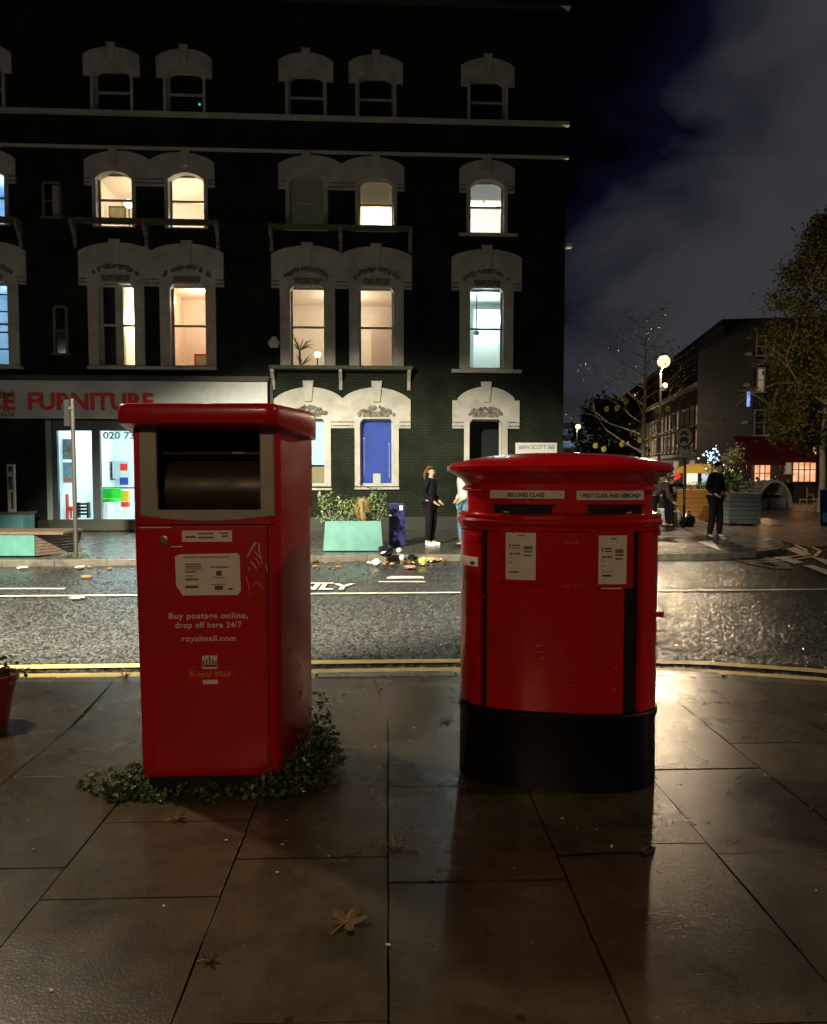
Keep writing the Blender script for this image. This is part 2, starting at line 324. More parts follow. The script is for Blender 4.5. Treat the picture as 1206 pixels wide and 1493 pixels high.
for i in range(len(colx)-1):
    xa, xb = colx[i], colx[i+1]; js = None
    for k, v in joints.items():
        if abs(k-xa) < .02: js = v
    if js is None: o_ = random.uniform(0, .8); js = [2.0+o_+.9*k for k in range(4)]
    ys = [-3.0+.0*i, -2, -1.1, -.2, .6, 1.3]+[j for j in js if j > 1.4]+[9]
    for k in range(len(ys)-1):
        y0, y1 = ys[k], ys[k+1]; g = .0025+random.uniform(0, .003); h = random.uniform(-.0015, .0015); t1, t2 = random.uniform(-.002, .002), random.uniform(-.002, .002)
        pts = []
        nx = 4
        for j in range(nx+1):
            xx = xa+g+(xb-xa-2*g)*j/nx; wx, wy = rot(xx, y0+g)
            pts.append((wx, min(wy+random.uniform(-.002, .003)*(0 < j < nx), KY(wx)-.008)))
        top = []
        for j in range(nx+1):
            xx = xa+g+(xb-xa-2*g)*j/nx; wx, wy = rot(xx, y1-g); top.append((wx, min(wy, KY(wx)-.008)))
        if max(t[1]-p[1] for t, p in zip(top, pts)) < .03: continue
        rs = [(pts[-1][0]+(top[-1][0]-pts[-1][0])*q+random.uniform(-.0022, .0022), pts[-1][1]+(top[-1][1]-pts[-1][1])*q) for q in (.15, .3, .45, .6, .75, .9)]
        ls = [(pts[0][0]+(top[0][0]-pts[0][0])*q+random.uniform(-.0022, .0022), pts[0][1]+(top[0][1]-pts[0][1])*q) for q in (.9, .75, .6, .45, .3, .15)]
        poly = pts+rs+top[::-1]+ls
        zz = lambda p: h+t1*(p[0]-xa)/.7+t2*(p[1]-y0)
        cx = sum(p[0] for p in poly)/len(poly); cy = sum(p[1] for p in poly)/len(poly)
        inn = [(cx+(p[0]-cx)*.9985, cy+(p[1]-cy)*.9985, zz(p)) for p in poly]
        edge = [(p[0], p[1], zz(p)-.0004) for p in poly]; low = [(p[0], p[1], -.1) for p in poly]
        sl.loft([low, edge, inn], cap=True)
tag(sl.build('pavement', SLAB), kind='structure')
gr_ = MB()  # tiny glossy grains added so the wet slabs sparkle
for k in range(9000):
    y = random.uniform(1.9, 5.7); x = random.uniform(-.58, .58)*(y+.3)
    if y > KY(x)-.03: continue
    q = random.uniform(.0010, .0032); a = random.uniform(0, 6.28); zb_ = .0005
    c3 = [(x+q*cos(a+2.09*j), y+q*sin(a+2.09*j), zb_) for j in range(3)]
    gr_.add(c3+[(x+random.uniform(-.4, .4)*q, y+random.uniform(-.4, .4)*q, zb_+q*random.uniform(.5, 1.0))], [(0, 1, 3), (1, 2, 3), (2, 0, 3)])
tag(gr_.build('sparkle_grit', mat('wet_sparkle_grit', (.13, .11, .08), .10)), 'fine glossy grains added for sparkle over the near paving slabs', 'sparkle_grit', kind='stuff')
bed = MB(); bed.add([(p[0], p[1]-.01, -.012) for p in KP]+[(8.2, -8, -.012), (-14, -8, -.012)], [tuple(range(len(KP)+2))])
tag(bed.build('pavement_bed', mat('joint_grit', (.012, .011, .008), .9)), kind='structure')
def strip(path, o0, o1, z, name, m, kind='structure', dash=None, mb=None, build=True):
    mb = mb or MB(); pl, pr = [], []
    for i, p in enumerate(path):
        a = Vector(path[max(i-1, 0)]); b = Vector(path[min(i+1, len(path)-1)]); d = (b-a).normalized(); n = Vector((-d.y, d.x))
        pl.append((p[0]+n.x*o0, p[1]+n.y*o0, z)); pr.append((p[0]+n.x*o1, p[1]+n.y*o1, z))
    for i in range(len(path)-1): mb.add([pl[i], pl[i+1], pr[i+1], pr[i]], [(0, 1, 2, 3)])
    if build: return tag(mb.build(name, m), kind=kind)
def kerb(path, name, wdt=.15, z=0.0, depth=.12, stone=.9):
    """kerb stones as blocks along the path, the outer face to the left of it"""
    mb = MB()
    # resample
    pts = [Vector(p) for p in path]; seg = []; acc = 0
    fine = []
    for a, b in zip(pts, pts[1:]):
        n = max(1, int((b-a).length/.3))
        for k in range(n): fine.append(a+(b-a)*k/n)
    fine.append(pts[-1])
    for i in range(0, len(fine)-1, 3):
        q = fine[i:i+4]
        if len(q) < 2: continue
        L_, R_ = [], []
        for k, p in enumerate(q):
            a = q[max(k-1, 0)]; b = q[min(k+1, len(q)-1)]; d = (b-a).normalized(); n = Vector((-d.y, d.x))
            if k == 0: p = p+d*.004
            if k == len(q)-1: p = p-d*.004
            R_.append((p.x, p.y)); L_.append((p.x+n.x*wdt, p.y+n.y*wdt))
        poly = R_+L_[::-1]; h = random.uniform(-.004, .004)
        cx = sum(p[0] for p in poly)/len(poly); cy = sum(p[1] for p in poly)/len(poly)
        mb.loft([[(x, y, z-depth) for x, y in poly], [(x, y, z+h-.012) for x, y in poly], [(cx+(x-cx)*.985, cy+(y-cy)*.93, z+h) for x, y in poly]])
    return tag(mb.build(name, KERB), kind='structure')
kerb(KP, 'kerb')
strip(KP, .52, .67, -.1062, 'yellow_line_inner', YLINE); strip(KP, .84, .97, -.1062, 'yellow_line_outer', YLINE)
# far pavement
FK = [(-30, 12.6), (-12, 13.25), (-7.3, 13.55), (-4.9, 13.75), (-2.5, 14.15), (-.55, 14.42), (1, 14.45), (5.6, 14.62), (6.7, 14.95), (7.5, 15.6), (8.0, 16.4), (8.35, 17.6), (8.7, 21.6), (10.0, 30), (14.5, 60), (20, 97)]
fp = MB(); fp.prism([(x, y+.14) if i < 8 else (x-.14, y) for i, (x, y) in enumerate(FK)]+[(10, 97), (3, 40), (3, 26), (-30, 26)], -.1, 0)
tag(fp.build('far_pavement', SLABF), kind='structure')
kerb([(x, y) for x, y in FK], 'far_kerb', .145)
kb = [(x, y) for x, y in FK[7:12]]
strip([(6.1, 14.72)]+kb[1:], -.42, -.34, -.1055, 'corner_yellow_line_inner', YLINE); strip([(6.0, 14.72)]+kb[1:], -.68, -.60, -.1055, 'corner_yellow_line_outer', YLINE)
sq = MB(); sq.prism([(8.75, 16.9), (9.6, 17.2), (60, 17.6), (60, 60), (14.6, 60), (10.1, 30), (8.95, 21.6)], -.109, -.102)
tag(sq.build('side_street_paving', BRICKP), kind='structure')
# road paint
cl = [(-12, 10.05), (-6, 10.3), (-1.5, 10.52), (3, 10.75), (9, 11.1), (20, 11.6)]
strip(cl, -.05, .05, -.105, 'centre_line', WLINE)
bay = MB()
a, b = G(552, 848, -.105), G(620, 847, -.105); bay.box(a.x, b.x, a.y-.05, a.y+.05, -.106, -.105)
a, b = G(380, 850, -.105), G(487, 849, -.105); bay.box(a.x, b.x, a.y-.05, a.y+.05, -.106, -.105)
a, b = G(-60, 858, -.105), G(100, 856, -.105); bay.box(a.x, b.x, a.y-.05, a.y+.05, -.106, -.105)
tag(bay.build('bay_marking', WLINE), kind='structure')
for txt, px0, px1, py0, py1 in (('ONLY', 391, 514, 860, 851),):
    a, b, c = G(px0, py0, -.105), G(px1, py0, -.105), G(px0, py1, -.105)
    vs, fs = textmesh(txt, 1, .001, .03); vs = fit(vs, a.x, 0, w=b.x-a.x, h=max(.5, c.y-a.y)); vs = [(v[0], a.y+v[2]+(v[0]-a.x)*.02, -.1052-v[1]) for v in vs]
    mb = MB(); mb.add(vs, fs); tag(mb.build('road_lettering', WLINE if txt == 'ONLY' else mat('worn_road_paint', (.16, .155, .14), .35, col2=(.05, .048, .042), vscale=7)), kind='structure')
mk = MB()
for q in ([(1145, 800), (1160, 798), (1184, 808), (1172, 811)], [(1127, 812), (1146, 811), (1172, 820), (1158, 822)], [(1183, 811), (1206, 816), (1222, 826), (1206, 824)], [(1171, 824), (1186, 824), (1216, 834), (1206, 838)]):
    mk.add([tuple(G(*p, -.1045)) for p in q], [(0, 1, 2, 3)])
tag(mk.build('give_way_marking', WLINE), kind='structure')
pt = MB(); q = [(1066, 814), (1085, 809), (1120, 811), (1150, 822), (1158, 829), (1130, 829), (1095, 823)]
pt.add([tuple(G(*p, -.1065)) for p in q], [tuple(range(len(q)))])
tag(pt.build('dark_road_patch', mat('dark_road_surface', (.008, .008, .008), .75, bump=.3, bscale=80)), kind='structure')  # darker, rougher patch laid over the road

# ================================================================ TERRACE (the dark four-storey building)
B = thing('terrace_building', 'dark painted four-storey terrace with white arched window surrounds and lit windows', 'building', (0, FY, 0), FA)
def S(px, py, dep=0): return FS(px, py, dep)
sR = S(822, 560)[0]; SL = -17.0; ZT = S(600, -6)[1]
cols = [S(-13, 480)[0], S(171, 480)[0], S(275, 480)[0], S(449, 480)[0], S(549, 480)[0], S(709, 480)[0]]
zof = lambda y, x=709: S(x, y)[1]
holes = []; units = []
wt = dict(   # z levels measured on the right-hand window column
 top=dict(key=zof(81), sh=zof(98), hb=zof(127), at=zof(114), spr=zof(122), bot=zof(177), hw=.70, ow=.46, jw=.53, rail=zof(145)),
 second=dict(key=zof(229), sh=zof(247), hb=zof(282), at=zof(262), spr=zof(272), bot=zof(340), hw=.73, ow=.45, jw=.545, rail=zof(299)),
 first=dict(key=zof(359), sh=zof(376), hb=zof(424), at=zof(421), spr=zof(423.5), bot=zof(538), hw=.93, ow=.45, jw=.715, rail=zof(478)),
 ground=dict(key=zof(557), sh=zof(584), hb=zof(625), at=zof(611.5), spr=zof(613.5), bot=zof(708, 549), hw=.90, ow=.44, jw=.585, rail=None))
def hole_loop(c, d):
    r = d['at']-d['spr']; ow = d['ow']
    if d['hw'] > .85:   # rounded corners
        k = .09; return [(c-ow, d['bot']), (c-ow, d['spr']-k), (c-ow+k*.3, d['spr']-k*.3), (c-ow+k, d['at']), (c+ow-k, d['at']), (c+ow-k*.3, d['spr']-k*.3), (c+ow, d['spr']-k), (c+ow, d['bot'])]
    return [(c-ow, d['bot'])]+arc(c-ow, d['spr'], c+ow, d['spr'], r, 8)+[(c+ow, d['bot'])]
def surround(cs, d, fl):
    hw, jw, z0 = d['hw'], d['jw'], d['bot']-.02
    crown = (d['key']-d['sh'])*(.72 if fl != 'ground' else .62)
    o = [(cs[0]-jw, z0), (cs[0]-jw, d['hb']), (cs[0]-hw, d['hb']), (cs[0]-hw, d['sh'])]
    if fl == 'ground' and len(cs) == 1: o += [(cs[0]-hw+.14, d['sh']), (cs[0]-hw+.14, d['sh']+.06)]
    if len(cs) == 1:
        i = .14 if fl == 'ground' else 0; o += arc(cs[0]-hw+i, d['sh']+(.06 if i else 0), cs[0]+hw-i, d['sh']+(.06 if i else 0), crown, 12)[(1 if i else 1):]
        if i: o += [(cs[0]+hw-.14, d['sh']), (cs[0]+hw, d['sh'])]
    else:
        mid = (cs[0]+cs[1])/2; zm = d['sh']+.04
        o += arc(cs[0]-hw, d['sh'], mid, zm, crown, 12)[1:]+arc(mid, zm, cs[1]+hw, d['sh'], crown, 12)[1:]
    o += [(cs[-1]+hw, d['hb']), (cs[-1]+jw, d['hb']), (cs[-1]+jw, z0)]
    if len(cs) == 2: o += [(cs[1]-jw, z0), (cs[1]-jw, d['hb']), (cs[0]+jw, d['hb']), (cs[0]+jw, z0)]
    hl = [hole_loop(c, d)[:] for c in cs]
    for h in hl: h[0] = (h[0][0], z0+.02); h[-1] = (h[-1][0], z0+.02)
    vs, fs = fill2d([o]+hl, .07, .008); MB().add(vs, fs).build('window_surround', WHITEP, B)
    for c in cs:
        kw = .10 if fl in ('top', 'second') else .13; kz = d['key']; kb = kz-(.42 if fl in ('top', 'second') else .62 if fl == 'first' else .55)
        vs, fs = fill2d([[(c-kw*.72, kb), (c-kw*1.1, kz), (c+kw*1.1, kz), (c+kw*.72, kb)]], .13, .01); MB().add(vs, fs).build('keystone', WHITEP, B)
        # reveal
        h = hole_loop(c, d); mb = MB(); mb.loft([[(x, -.03, z) for x, z in h], [(x, .24, z) for x, z in h]], cap=False)
        mb.build('window_reveal', WHITEP, B)
        if fl in ('first', 'ground'):
            # carved tympanum
            mb = MB(); zc = d['at']+(.24 if fl == 'first' else .13); hh = .21 if fl == 'first' else .16
            for k in range(34):
                t = random.uniform(-1, 1); q_ = random.uniform(.035, .062)
                mb.ball((c+t*(jw-.10)*.95, -.074, zc-.01+hh*(1-t*t)+random.gauss(0, .018)), (q_, .045, q_*random.uniform(.8, 1.3)), 7, 5)
            for k in range(26): mb.ball((c+random.uniform(-.36, .36), -.075, d['at']+random.uniform(.07, .2)), (.035, .03, .03), 6, 4)
            vs, fs = fill2d([[(c-.32, d['at']+.05), (c-.36, d['at']+.2), (c+.36, d['at']+.2), (c+.32, d['at']+.05)]], .085); mb.add(vs, fs)
            mb.build('carved_panel', CARV, B)
    # impost bands on the hood ends
    mb = MB()
    for c, s in ((cs[0], -1), (cs[-1], 1)):
        for dz in (.05, .15):
            a, b = sorted((c+s*(jw+.01), c+s*(hw+.012)))
            if fl != 'top': MB().box(a, b, -.09, -.069, d['hb']+dz, d['hb']+dz+.03).build('impost_band', CARV, B)
    if len(cs) == 2:
        for dz in (.05, .15): MB().box(cs[0]+jw+.01, cs[1]-jw-.01, -.09, -.069, d['hb']+dz, d['hb']+dz+.03).build('impost_band', CARV, B)
    for c in cs: holes.append((c-d['ow'], c+d['ow'], d['bot'], d['at']+0.01))
def window(c, d, fl, blind=None, blindmat=None, dark=False):
    ow = d['ow']; z0, z1 = d['bot'], d['at']+.03; fw = .045
    wp = MB(); wp.box(c-ow-.02, c-ow+fw, .18, .24, z0, z1); wp.box(c+ow-fw, c+ow+.02, .18, .24, z0, z1); wp.box(c-ow+fw, c+ow-fw, .18, .24, z0, z0+.06); wp.box(c-ow+fw, c+ow-fw, .18, .24, z1-.07, z1)
    W = wp.build('window', SASH, B)
    if d['rail']: MB().box(c-ow+fw, c+ow-fw, .175, .245, d['rail']-.025, d['rail']+.025).build('meeting_rail', SASH, W)
    MB().box(c-ow+fw, c+ow-fw, .205, .211, z0+.06, z1-.07).build('glass_pane', GLASS, W)
    if blind:
        MB().box(c-ow+.02, c+ow-.02, .28, .29, blind[0], blind[1]).build('blind', blindmat, W)
    return W
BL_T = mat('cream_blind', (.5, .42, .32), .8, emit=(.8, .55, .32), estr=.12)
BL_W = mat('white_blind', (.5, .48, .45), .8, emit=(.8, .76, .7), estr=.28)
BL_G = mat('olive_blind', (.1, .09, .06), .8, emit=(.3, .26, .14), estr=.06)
BL_B = mat('glowing_blue_blind', (.025, .05, .32), .6, emit=(.03, .065, .42), estr=.32, var=.45, vscale=2)  # room light behind this blind is put in as a weak glow
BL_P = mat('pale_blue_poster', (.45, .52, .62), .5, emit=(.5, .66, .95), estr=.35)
for fl in ('top', 'second', 'first', 'ground'):
    d = wt[fl]; surround([cols[5]], d, fl); surround([cols[3], cols[4]], d, fl) if fl != 'top' else [surround([c], d, fl) for c in cols[3:5]]
    if fl == 'ground': continue
    if fl == 'top':
        for c in cols[0:3]: surround([c], d, fl)
    else: surround([cols[1], cols[2]], d, fl); surround([cols[0]], d, fl)
for i, c in enumerate(cols):
    window(c, wt['top'], 'top')
    d = wt['second']
    window(c, d, 'second', blind={3: (d['bot']+.16, d['at']+.05), 4: (d['rail']+.03, d['at']+.05), 5: (d['rail']+.22, d['at']+.05)}.get(i), blindmat={3: BL_G, 4: BL_T, 5: BL_W}.get(i))
    window(c, wt['first'], 'first')
d = wt['ground']
W3 = window(cols[3], d, 'ground', (d['bot']+.55, d['at']+.02), BL_P)
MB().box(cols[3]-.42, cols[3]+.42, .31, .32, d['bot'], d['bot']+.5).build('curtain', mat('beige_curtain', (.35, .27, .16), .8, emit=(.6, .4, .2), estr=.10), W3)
W4 = window(cols[4], d, 'ground', (d['bot']+.02, d['at']+.02), BL_B)
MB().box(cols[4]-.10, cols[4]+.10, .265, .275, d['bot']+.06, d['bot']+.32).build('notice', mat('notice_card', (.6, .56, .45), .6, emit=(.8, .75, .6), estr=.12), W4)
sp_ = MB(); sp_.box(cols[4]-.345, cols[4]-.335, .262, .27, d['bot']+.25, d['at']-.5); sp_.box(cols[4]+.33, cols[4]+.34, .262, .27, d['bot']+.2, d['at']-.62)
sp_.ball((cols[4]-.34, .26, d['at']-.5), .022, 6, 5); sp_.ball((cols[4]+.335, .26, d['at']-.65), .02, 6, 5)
sp_.build('painted_glints', mat('glint_glow', (.5, .55, .7), .2, emit=(.6, .7, 1), estr=.25), W4)  # small bright spots on the blind, painted as faintly glowing bars and balls
W5 = window(cols[5], d, 'ground')
MB().box(cols[5]-.4, cols[5]+.4, .19, .2, d['bot']+.55, d['bot']+.57).build('glazing_bar', SASH, W5)
MB().box(cols[5]-.42, cols[5]+.42, .7, .72, d['bot'], d['bot']+.62).build('frosted_film', mat('frosted_film', (.12, .13, .11), .6), W5)
# small stair windows
for (x0, x1, y0, y1) in ((79, 98, 449, 515), (63, 88, 268, 316)):
    a, zt = S(x0, y0); b, zb = S(x1, y1)
    mb = MB(); mb.box(a-.04, a+.03, -.02, .08, zb, zt); mb.box(b-.03, b+.04, -.02, .08, zb, zt); mb.box(a, b, -.02, .08, zt, zt+.06); mb.box(a-.08, b+.08, -.05, .08, zb-.05, zb); mb.box(a, b, .02, .06, (zt+zb)/2-.02, (zt+zb)/2+.02)
    W = mb.build('window', mat('grimy_paint', (.14, .13, .11), .6), B); MB().box(a+.03, b-.03, .03, .036, zb, zt).build('glass_pane', mat('black_glass', (.01, .011, .01), .08), W)
    if y0 == 268:
        c = S(82, 290)[0]; MB().box(c-.09, c+.1, -.01, .02, zb+.03, zt-.03).build('pale_blind', mat('pale_blind', (.3, .28, .25), .8), W)
    holes.append((a, b, zb, zt))
# shop opening
shL, zt_ = S(77, 613); shR, zb_ = S(388, 770); shB = S(150, 757)[1]
SX0, SX1 = shL, shR; SZ0, SZ1 = 0.03, zt_
holes.append((SX0, SX1, SZ0, SZ1))
# wall with openings
xs = sorted({SL, sR}|{h[0] for h in holes}|{h[1] for h in holes}); zs = sorted({0.0, ZT}|{h[2] for h in holes}|{h[3] for h in holes})
wl = MB()
for xa, xb in zip(xs, xs[1:]):
    for za, zb in zip(zs, zs[1:]):
        cx, cz = (xa+xb)/2, (za+zb)/2
        if any(h[0] < cx < h[1] and h[2] < cz < h[3] for h in holes): continue
        wl.add([(xa, 0, za), (xb, 0, za), (xb, 0, zb), (xa, 0, zb)], [(0, 1, 2, 3)])
wl.add([(sR, 0, 0), (sR+1.0, 11, 0), (sR+1.0, 11, ZT), (sR, 0, ZT)], [(0, 1, 2, 3)]); wl.add([(SL, 11, 0), (sR+1.0, 11, 0), (sR+1.0, 11, ZT), (SL, 11, ZT)], [(0, 1, 2, 3)])
wl.add([(SL, 0, 0), (SL, 11, 0), (SL, 11, ZT), (SL, 0, ZT)], [(0, 1, 2, 3)])
# rendered brick piers
wl.build('wall', WALLB, B)
MB().prism([(SL, 0), (sR, 0), (sR+1.0, 11), (SL, 11)], ZT, ZT+.15).build('roof', DARKP, B)
# string courses and copings
def band(y0, y1, px=700, proud=.1, x0=SL, name='string_course'):
    za, zb = S(px, y1)[1], S(px, y0)[1]; MB().box(x0, sR+.06, -proud, .01, za, zb).build(name, WHITEP, B, bevel=.01)
band(177.5, 183, 720, .14); band(226.5, 230.5, 720, .09)
za = S(700, 10)[1]; MB().box(SL, sR+.04, -.22, .01, za-.03, za+.03).build('parapet_coping', mat('dark_coping', (.05, .05, .045), .6), B)
# shelves with brackets
def shelf(px0, px1, py, brs, name, dep=.42, th=.09, m=WHITEP, bl=.42):
    a, z = S(px0, py); b = S(px1, py)[0]; o = MB().box(a, b, -dep, -.005, z-th/2, z+th/2).build(name, m, B, bevel=.01)
    for bx in brs:
        c = S(bx, py)[0]; vs, fs = fill2d([[(0, 0), (0, -bl), (.06, -bl), (.11, -bl*.55), (dep-.06, -.06), (dep-.06, 0)]], .09, .01)
        # turn the profile so it projects from the wall
        vs = [(c-.045-v[1]-.0, -v[0]-.005, z-th/2+v[2]) for v in vs]; MB().add(vs, fs).build('bracket', CARV if bl > .5 else WHITEP, o)
MOSS = mat('mossy_ledge', (.16, .16, .10), .9, col2=(.05, .06, .03), vscale=7)
shelf(395, 601, 537.5, (399, 497, 596), 'balcony_ledge', .42, .09, MOSS, .5)
shelf(395, 601, 334, (396, 497, 598), 'balcony_ledge', .42, .05, MOSS, .55)
shelf(108, 322, 325, (110, 214, 318), 'balcony_ledge', .42, .05, MOSS, .6)
shelf(-70, 34, 323, (30,), 'balcony_ledge', .42, .05, MOSS, .6)
shelf(130, 317, 536.5, (), 'window_sill', .16, .08); shelf(-60, 36, 536, (), 'window_sill', .16, .08)
shelf(658, 759, 541.5, (), 'window_sill', .16, .09); shelf(669, 754, 342.5, (), 'window_sill', .14, .06); shelf(517, 582, 712, (), 'window_sill', .1, .06); shelf(440, 484, 713, (), 'window_sill', .1, .06)
for c in (cols[3], cols[4]):
    d = wt['ground']
# rooms
def room(s0, s1, z0, z1, dep, col, lights, name='lit_room', lcol=(1, .8, .55)):
    mb = MB(); y0 = .30
    mb.add([(s0, y0, z0), (s1, y0, z0), (s1, dep, z0), (s0, dep, z0), (s0, y0, z1), (s1, y0, z1), (s1, dep, z1), (s0, dep, z1)], [(0, 1, 2, 3), (4, 5, 6, 7), (3, 2, 6, 7), (0, 3, 7, 4), (1, 2, 6, 5)])
    o = mb.build(name, mat('plaster_%.2f_%.2f' % (col[0], col[2]), col, .8), B)
    for (x, y, z, p) in lights:
        l = bpy.data.lights.new('room_light', 'POINT'); l.energy = p; l.color = lcol; l.shadow_soft_size = .12
        lo = bpy.data.objects.new('room_light', l); COL.objects.link(lo); lo.parent = B; lo.location = (x, y, z)
    return o
PEACH = (1, .66, .38)
d1, d2 = wt['first'], wt['second']
def fl_z(d): return d['bot']-.55, d['at']+.22
f0, f1 = fl_z(d1); g0, g1 = fl_z(d2)
room(cols[3]-.95, cols[4]+.85, f0, f1, 3.4, (.78, .72, .64), [(cols[3]+.9, 1.9, f1-.5, 80)], lcol=(1, .74, .54))
MB().box(cols[4]-.12, cols[4]+.75, 2.2, 3.38, f0, f1-.45).build('chimney_breast', mat('plaster_b', (.72, .62, .52), .8), B)
room(cols[5]-.95, cols[5]+1.0, f0, f1, 3.0, (.76, .8, .78), [(cols[5]+.2, 1.6, f1-.7, 78)], lcol=(.88, 1, .95))
MB().box(cols[5]-.05, cols[5]+.98, 2.1, 2.98, f0, f0+2.55).build('alcove_wall', mat('plaster_c', (.50, .53, .50), .8), B)
room(cols[2]-.8, cols[2]+.9, f0, f1, 2.8, (.8, .7, .6), [(cols[2]+.0, 1.5, f1-.35, 62)], lcol=(1, .68, .46))
room(cols[1]+.08, cols[1]+.85, f0, f1, 2.2, (.85, .8, .7), [(cols[1]+.5, 1.2, f0+1.9, 95)], lcol=(1, .86, .62))
MB().box(cols[1]-.08, cols[1]+.12, .13, .32, d1['bot'], d1['at']).build('window_pier', WHITEP, B)
MB().box(cols[1]-.45, cols[1]-.08, .15, .19, d1['rail']-.03, d1['rail']+.03).build('meeting_rail', SASH, B)
MB().box(cols[1]-.80, cols[1]+.07, .34, .36, d1['bot']-.05, d1['at']+.05).build('dark_shutter', mat('dark_shutter', (.03, .03, .028), .6), B)
room(cols[0]-1, cols[0]+1.0, f0, f1, 3.2, (.5, .62, .72), [(cols[0]+.1, 1.7, f1-.6, 55)], lcol=(.78, .9, 1))
st = MB()
for k in range(7): st.box(cols[0]+.08+.09*k, cols[0]+.10+.09*k, 1.3, 1.32, d1['bot']-.3, d1['bot']+.15+.06*k)
for z in (.55, 1.0, 1.55, 2.0): st.box(cols[0]-.9, cols[0]+.95, 1.0, 1.03, d1['bot']+z+.0, d1['bot']+z+.035)
st.build('stair_rail', mat('dark_metal', (.03, .03, .035), .5), B)
room(cols[1]-.75, cols[2]+.85, g0, g1, 3.0, (.82, .74, .62), [(cols[1]+.6, 1.8, g1-.6, 42), (cols[2]+.1, 1.3, g0+1.0, 48)], lcol=(1, .80, .64))
room(cols[3]-.75, cols[3]+.8, g0, g1, 2.6, (.7, .6, .4), [(cols[3], 1.2, g0+.6, 14)], lcol=(1, .8, .45))
room(cols[4]-.75, cols[4]+.8, g0, g1, 2.6, (.85, .78, .66), [(cols[4], 1.4, g0+1.2, 110)], lcol=(1, .84, .62))
room(cols[5]-.85, cols[5]+.9, g0, g1, 2.8, (.8, .78, .74), [(cols[5]+.25, 1.4, g1-.45, 60)], lcol=(1, .90, .82))
room(cols[0]-.8, cols[0]+.85, g0, g1, 2.8, (.5, .65, .8), [(cols[0], 1.4, g1-.5, 42)], lcol=(.78, .9, 1))
# dark interiors elsewhere
dk = MB(); h0 = wt['top']
dk.box(SL, sR-.05, .5, .55, h0['bot']-.1, h0['at']+.3); gd = wt['ground']; dk.box(cols[3]-.8, sR-.1, .95, 1.0, gd['bot']-.2, gd['at']+.3)
dk.build('dark_interior', mat('dark_interior', (.012, .012, .011), .8), B)
MB().ball((S(291, 152, .4)[0], .4, S(291, 152, .4)[1]), .03, 6, 5).build('standby_light', emis('green_standby', (.02, .8, .4), 1.2), B)
# downpipe at the right corner, alarm box, hopper
al = S(400, 500); vs, fs = fill2d([[(al[0]-.1, al[1]-.13), (al[0]-.16, al[1]), (al[0]-.04, al[1]+.15), (al[0]+.05, al[1]+.15), (al[0]+.15, al[1]), (al[0]+.1, al[1]-.13)]], .12, .015)
MB().add(vs, fs).build('alarm_box', mat('alarm_white', (.65, .65, .6), .4), B)
p1 = S(824, 362); MB().box(p1[0]-.03, p1[0]+.12, -.3, -.1, p1[1]-.05, p1[1]+.05).build('corner_lamp_box', mat('alarm_white', (.6, .6, .55), .4), B)
c0 = S(396, 545); MB().tube([(c0[0], -.07, c0[1]), (c0[0]+.02, -.07, 2.5), (c0[0], -.07, .05)], .045, 8).build('downpipe', mat('grey_pipe', (.10, .10, .09), .5), B, smooth=True)
# plinth
MB().box(SX1+.05, sR+.02, -.05, -.001, 0, .35).build('plinth', mat('plinth_paint', (.022, .025, .018), .5, var=.3), B)
MB().box(SL, SX0-.02, -.05, -.001, 0, .3).build('plinth', mat('plinth_paint', (.022, .025, .018), .5, var=.3), B)

# ---- shop front (part of the building), its sign is a thing
SHF = mat('shop_frame', (.09, .10, .11), .35, metal=.3); OLV = mat('olive_stall_riser', (.05, .055, .042), .5, var=.2)
fz = S(150, 757)[1]; gz = S(150, 628)[1]; mul = [S(141, 690)[0], S(255, 690)[0], S(330, 690)[0]]
sf = MB(); sf.box(SX0, SX1, -.03, .08, gz, SZ1); sf.box(SX0-.02, SX0+.10, -.04, .09, fz, gz); sf.box(SX1-.1, SX1+.02, -.04, .09, fz, gz)
for m_ in mul: sf.box(m_-.10, m_+.11, -.04, .09, fz, gz)
W = sf.build('shop_window', SHF, B, bevel=.006)
MB().box(SX0+.1, SX1-.1, .02, .028, fz, gz).build('glass_pane', GLASS, W)
MB().box(SX0-.12, SX1+.05, -.14, .10, .02, fz-.002).build('stall_riser', OLV, B, bevel=.01)
MB().box(SX0-.17, SX0-.03, -.06, .02, fz-.02, SZ1).build('pilaster', mat('pale_aqua_trim', (.30, .38, .36), .5), B)
vs, fs = textmesh('020 73', .25, .004, .004); a, z = S(150, 640); vs = fit(vs, a, z, w=S(196, 640)[0]-a, h=S(150, 629.5)[1]-z, y=-.002+.02)
MB().add(vs, fs).build('phone_number', mat('grey_vinyl', (.12, .15, .16), .5), W)
# shop interior
SC = (.82, .88, .88)
mb = MB(); a0, a1, y1, z1 = SX0+.05, SX1-.02, 4.6, SZ1+.1
mb.add([(a0, .12, .06), (a1, .12, .06), (a1, y1, .06), (a0, y1, .06), (a0, .12, z1), (a1, .12, z1), (a1, y1, z1), (a0, y1, z1)], [(0, 1, 2, 3), (4, 5, 6, 7), (3, 2, 6, 7), (0, 3, 7, 4), (1, 2, 6, 5)])
mb.build('shop_room', mat('shop_white', SC, .6), B)
tl = MB()
for xx in (a0+.8, a0+2.2, a0+3.6, a0+5.0): tl.box(xx-.12, xx+.12, .6, 3.8, z1-.06, z1-.03)
tl.build('strip_light', emis('cool_tube', (.80, .95, 1.0), 17), B)
def into(px, py, dep):
    s, z = FS(px, py, dep); return s, z
def bworld(s, dep, z): return (s*cos(FA)-dep*sin(FA), FY+s*sin(FA)+dep*cos(FA), z)
def fbox(px0, px1, py0, py1, dep, th=.05):
    a, zt = into(px0, py0, dep); b, zb = into(px1, py1, dep); return a, b, dep, dep+th, zb, zt
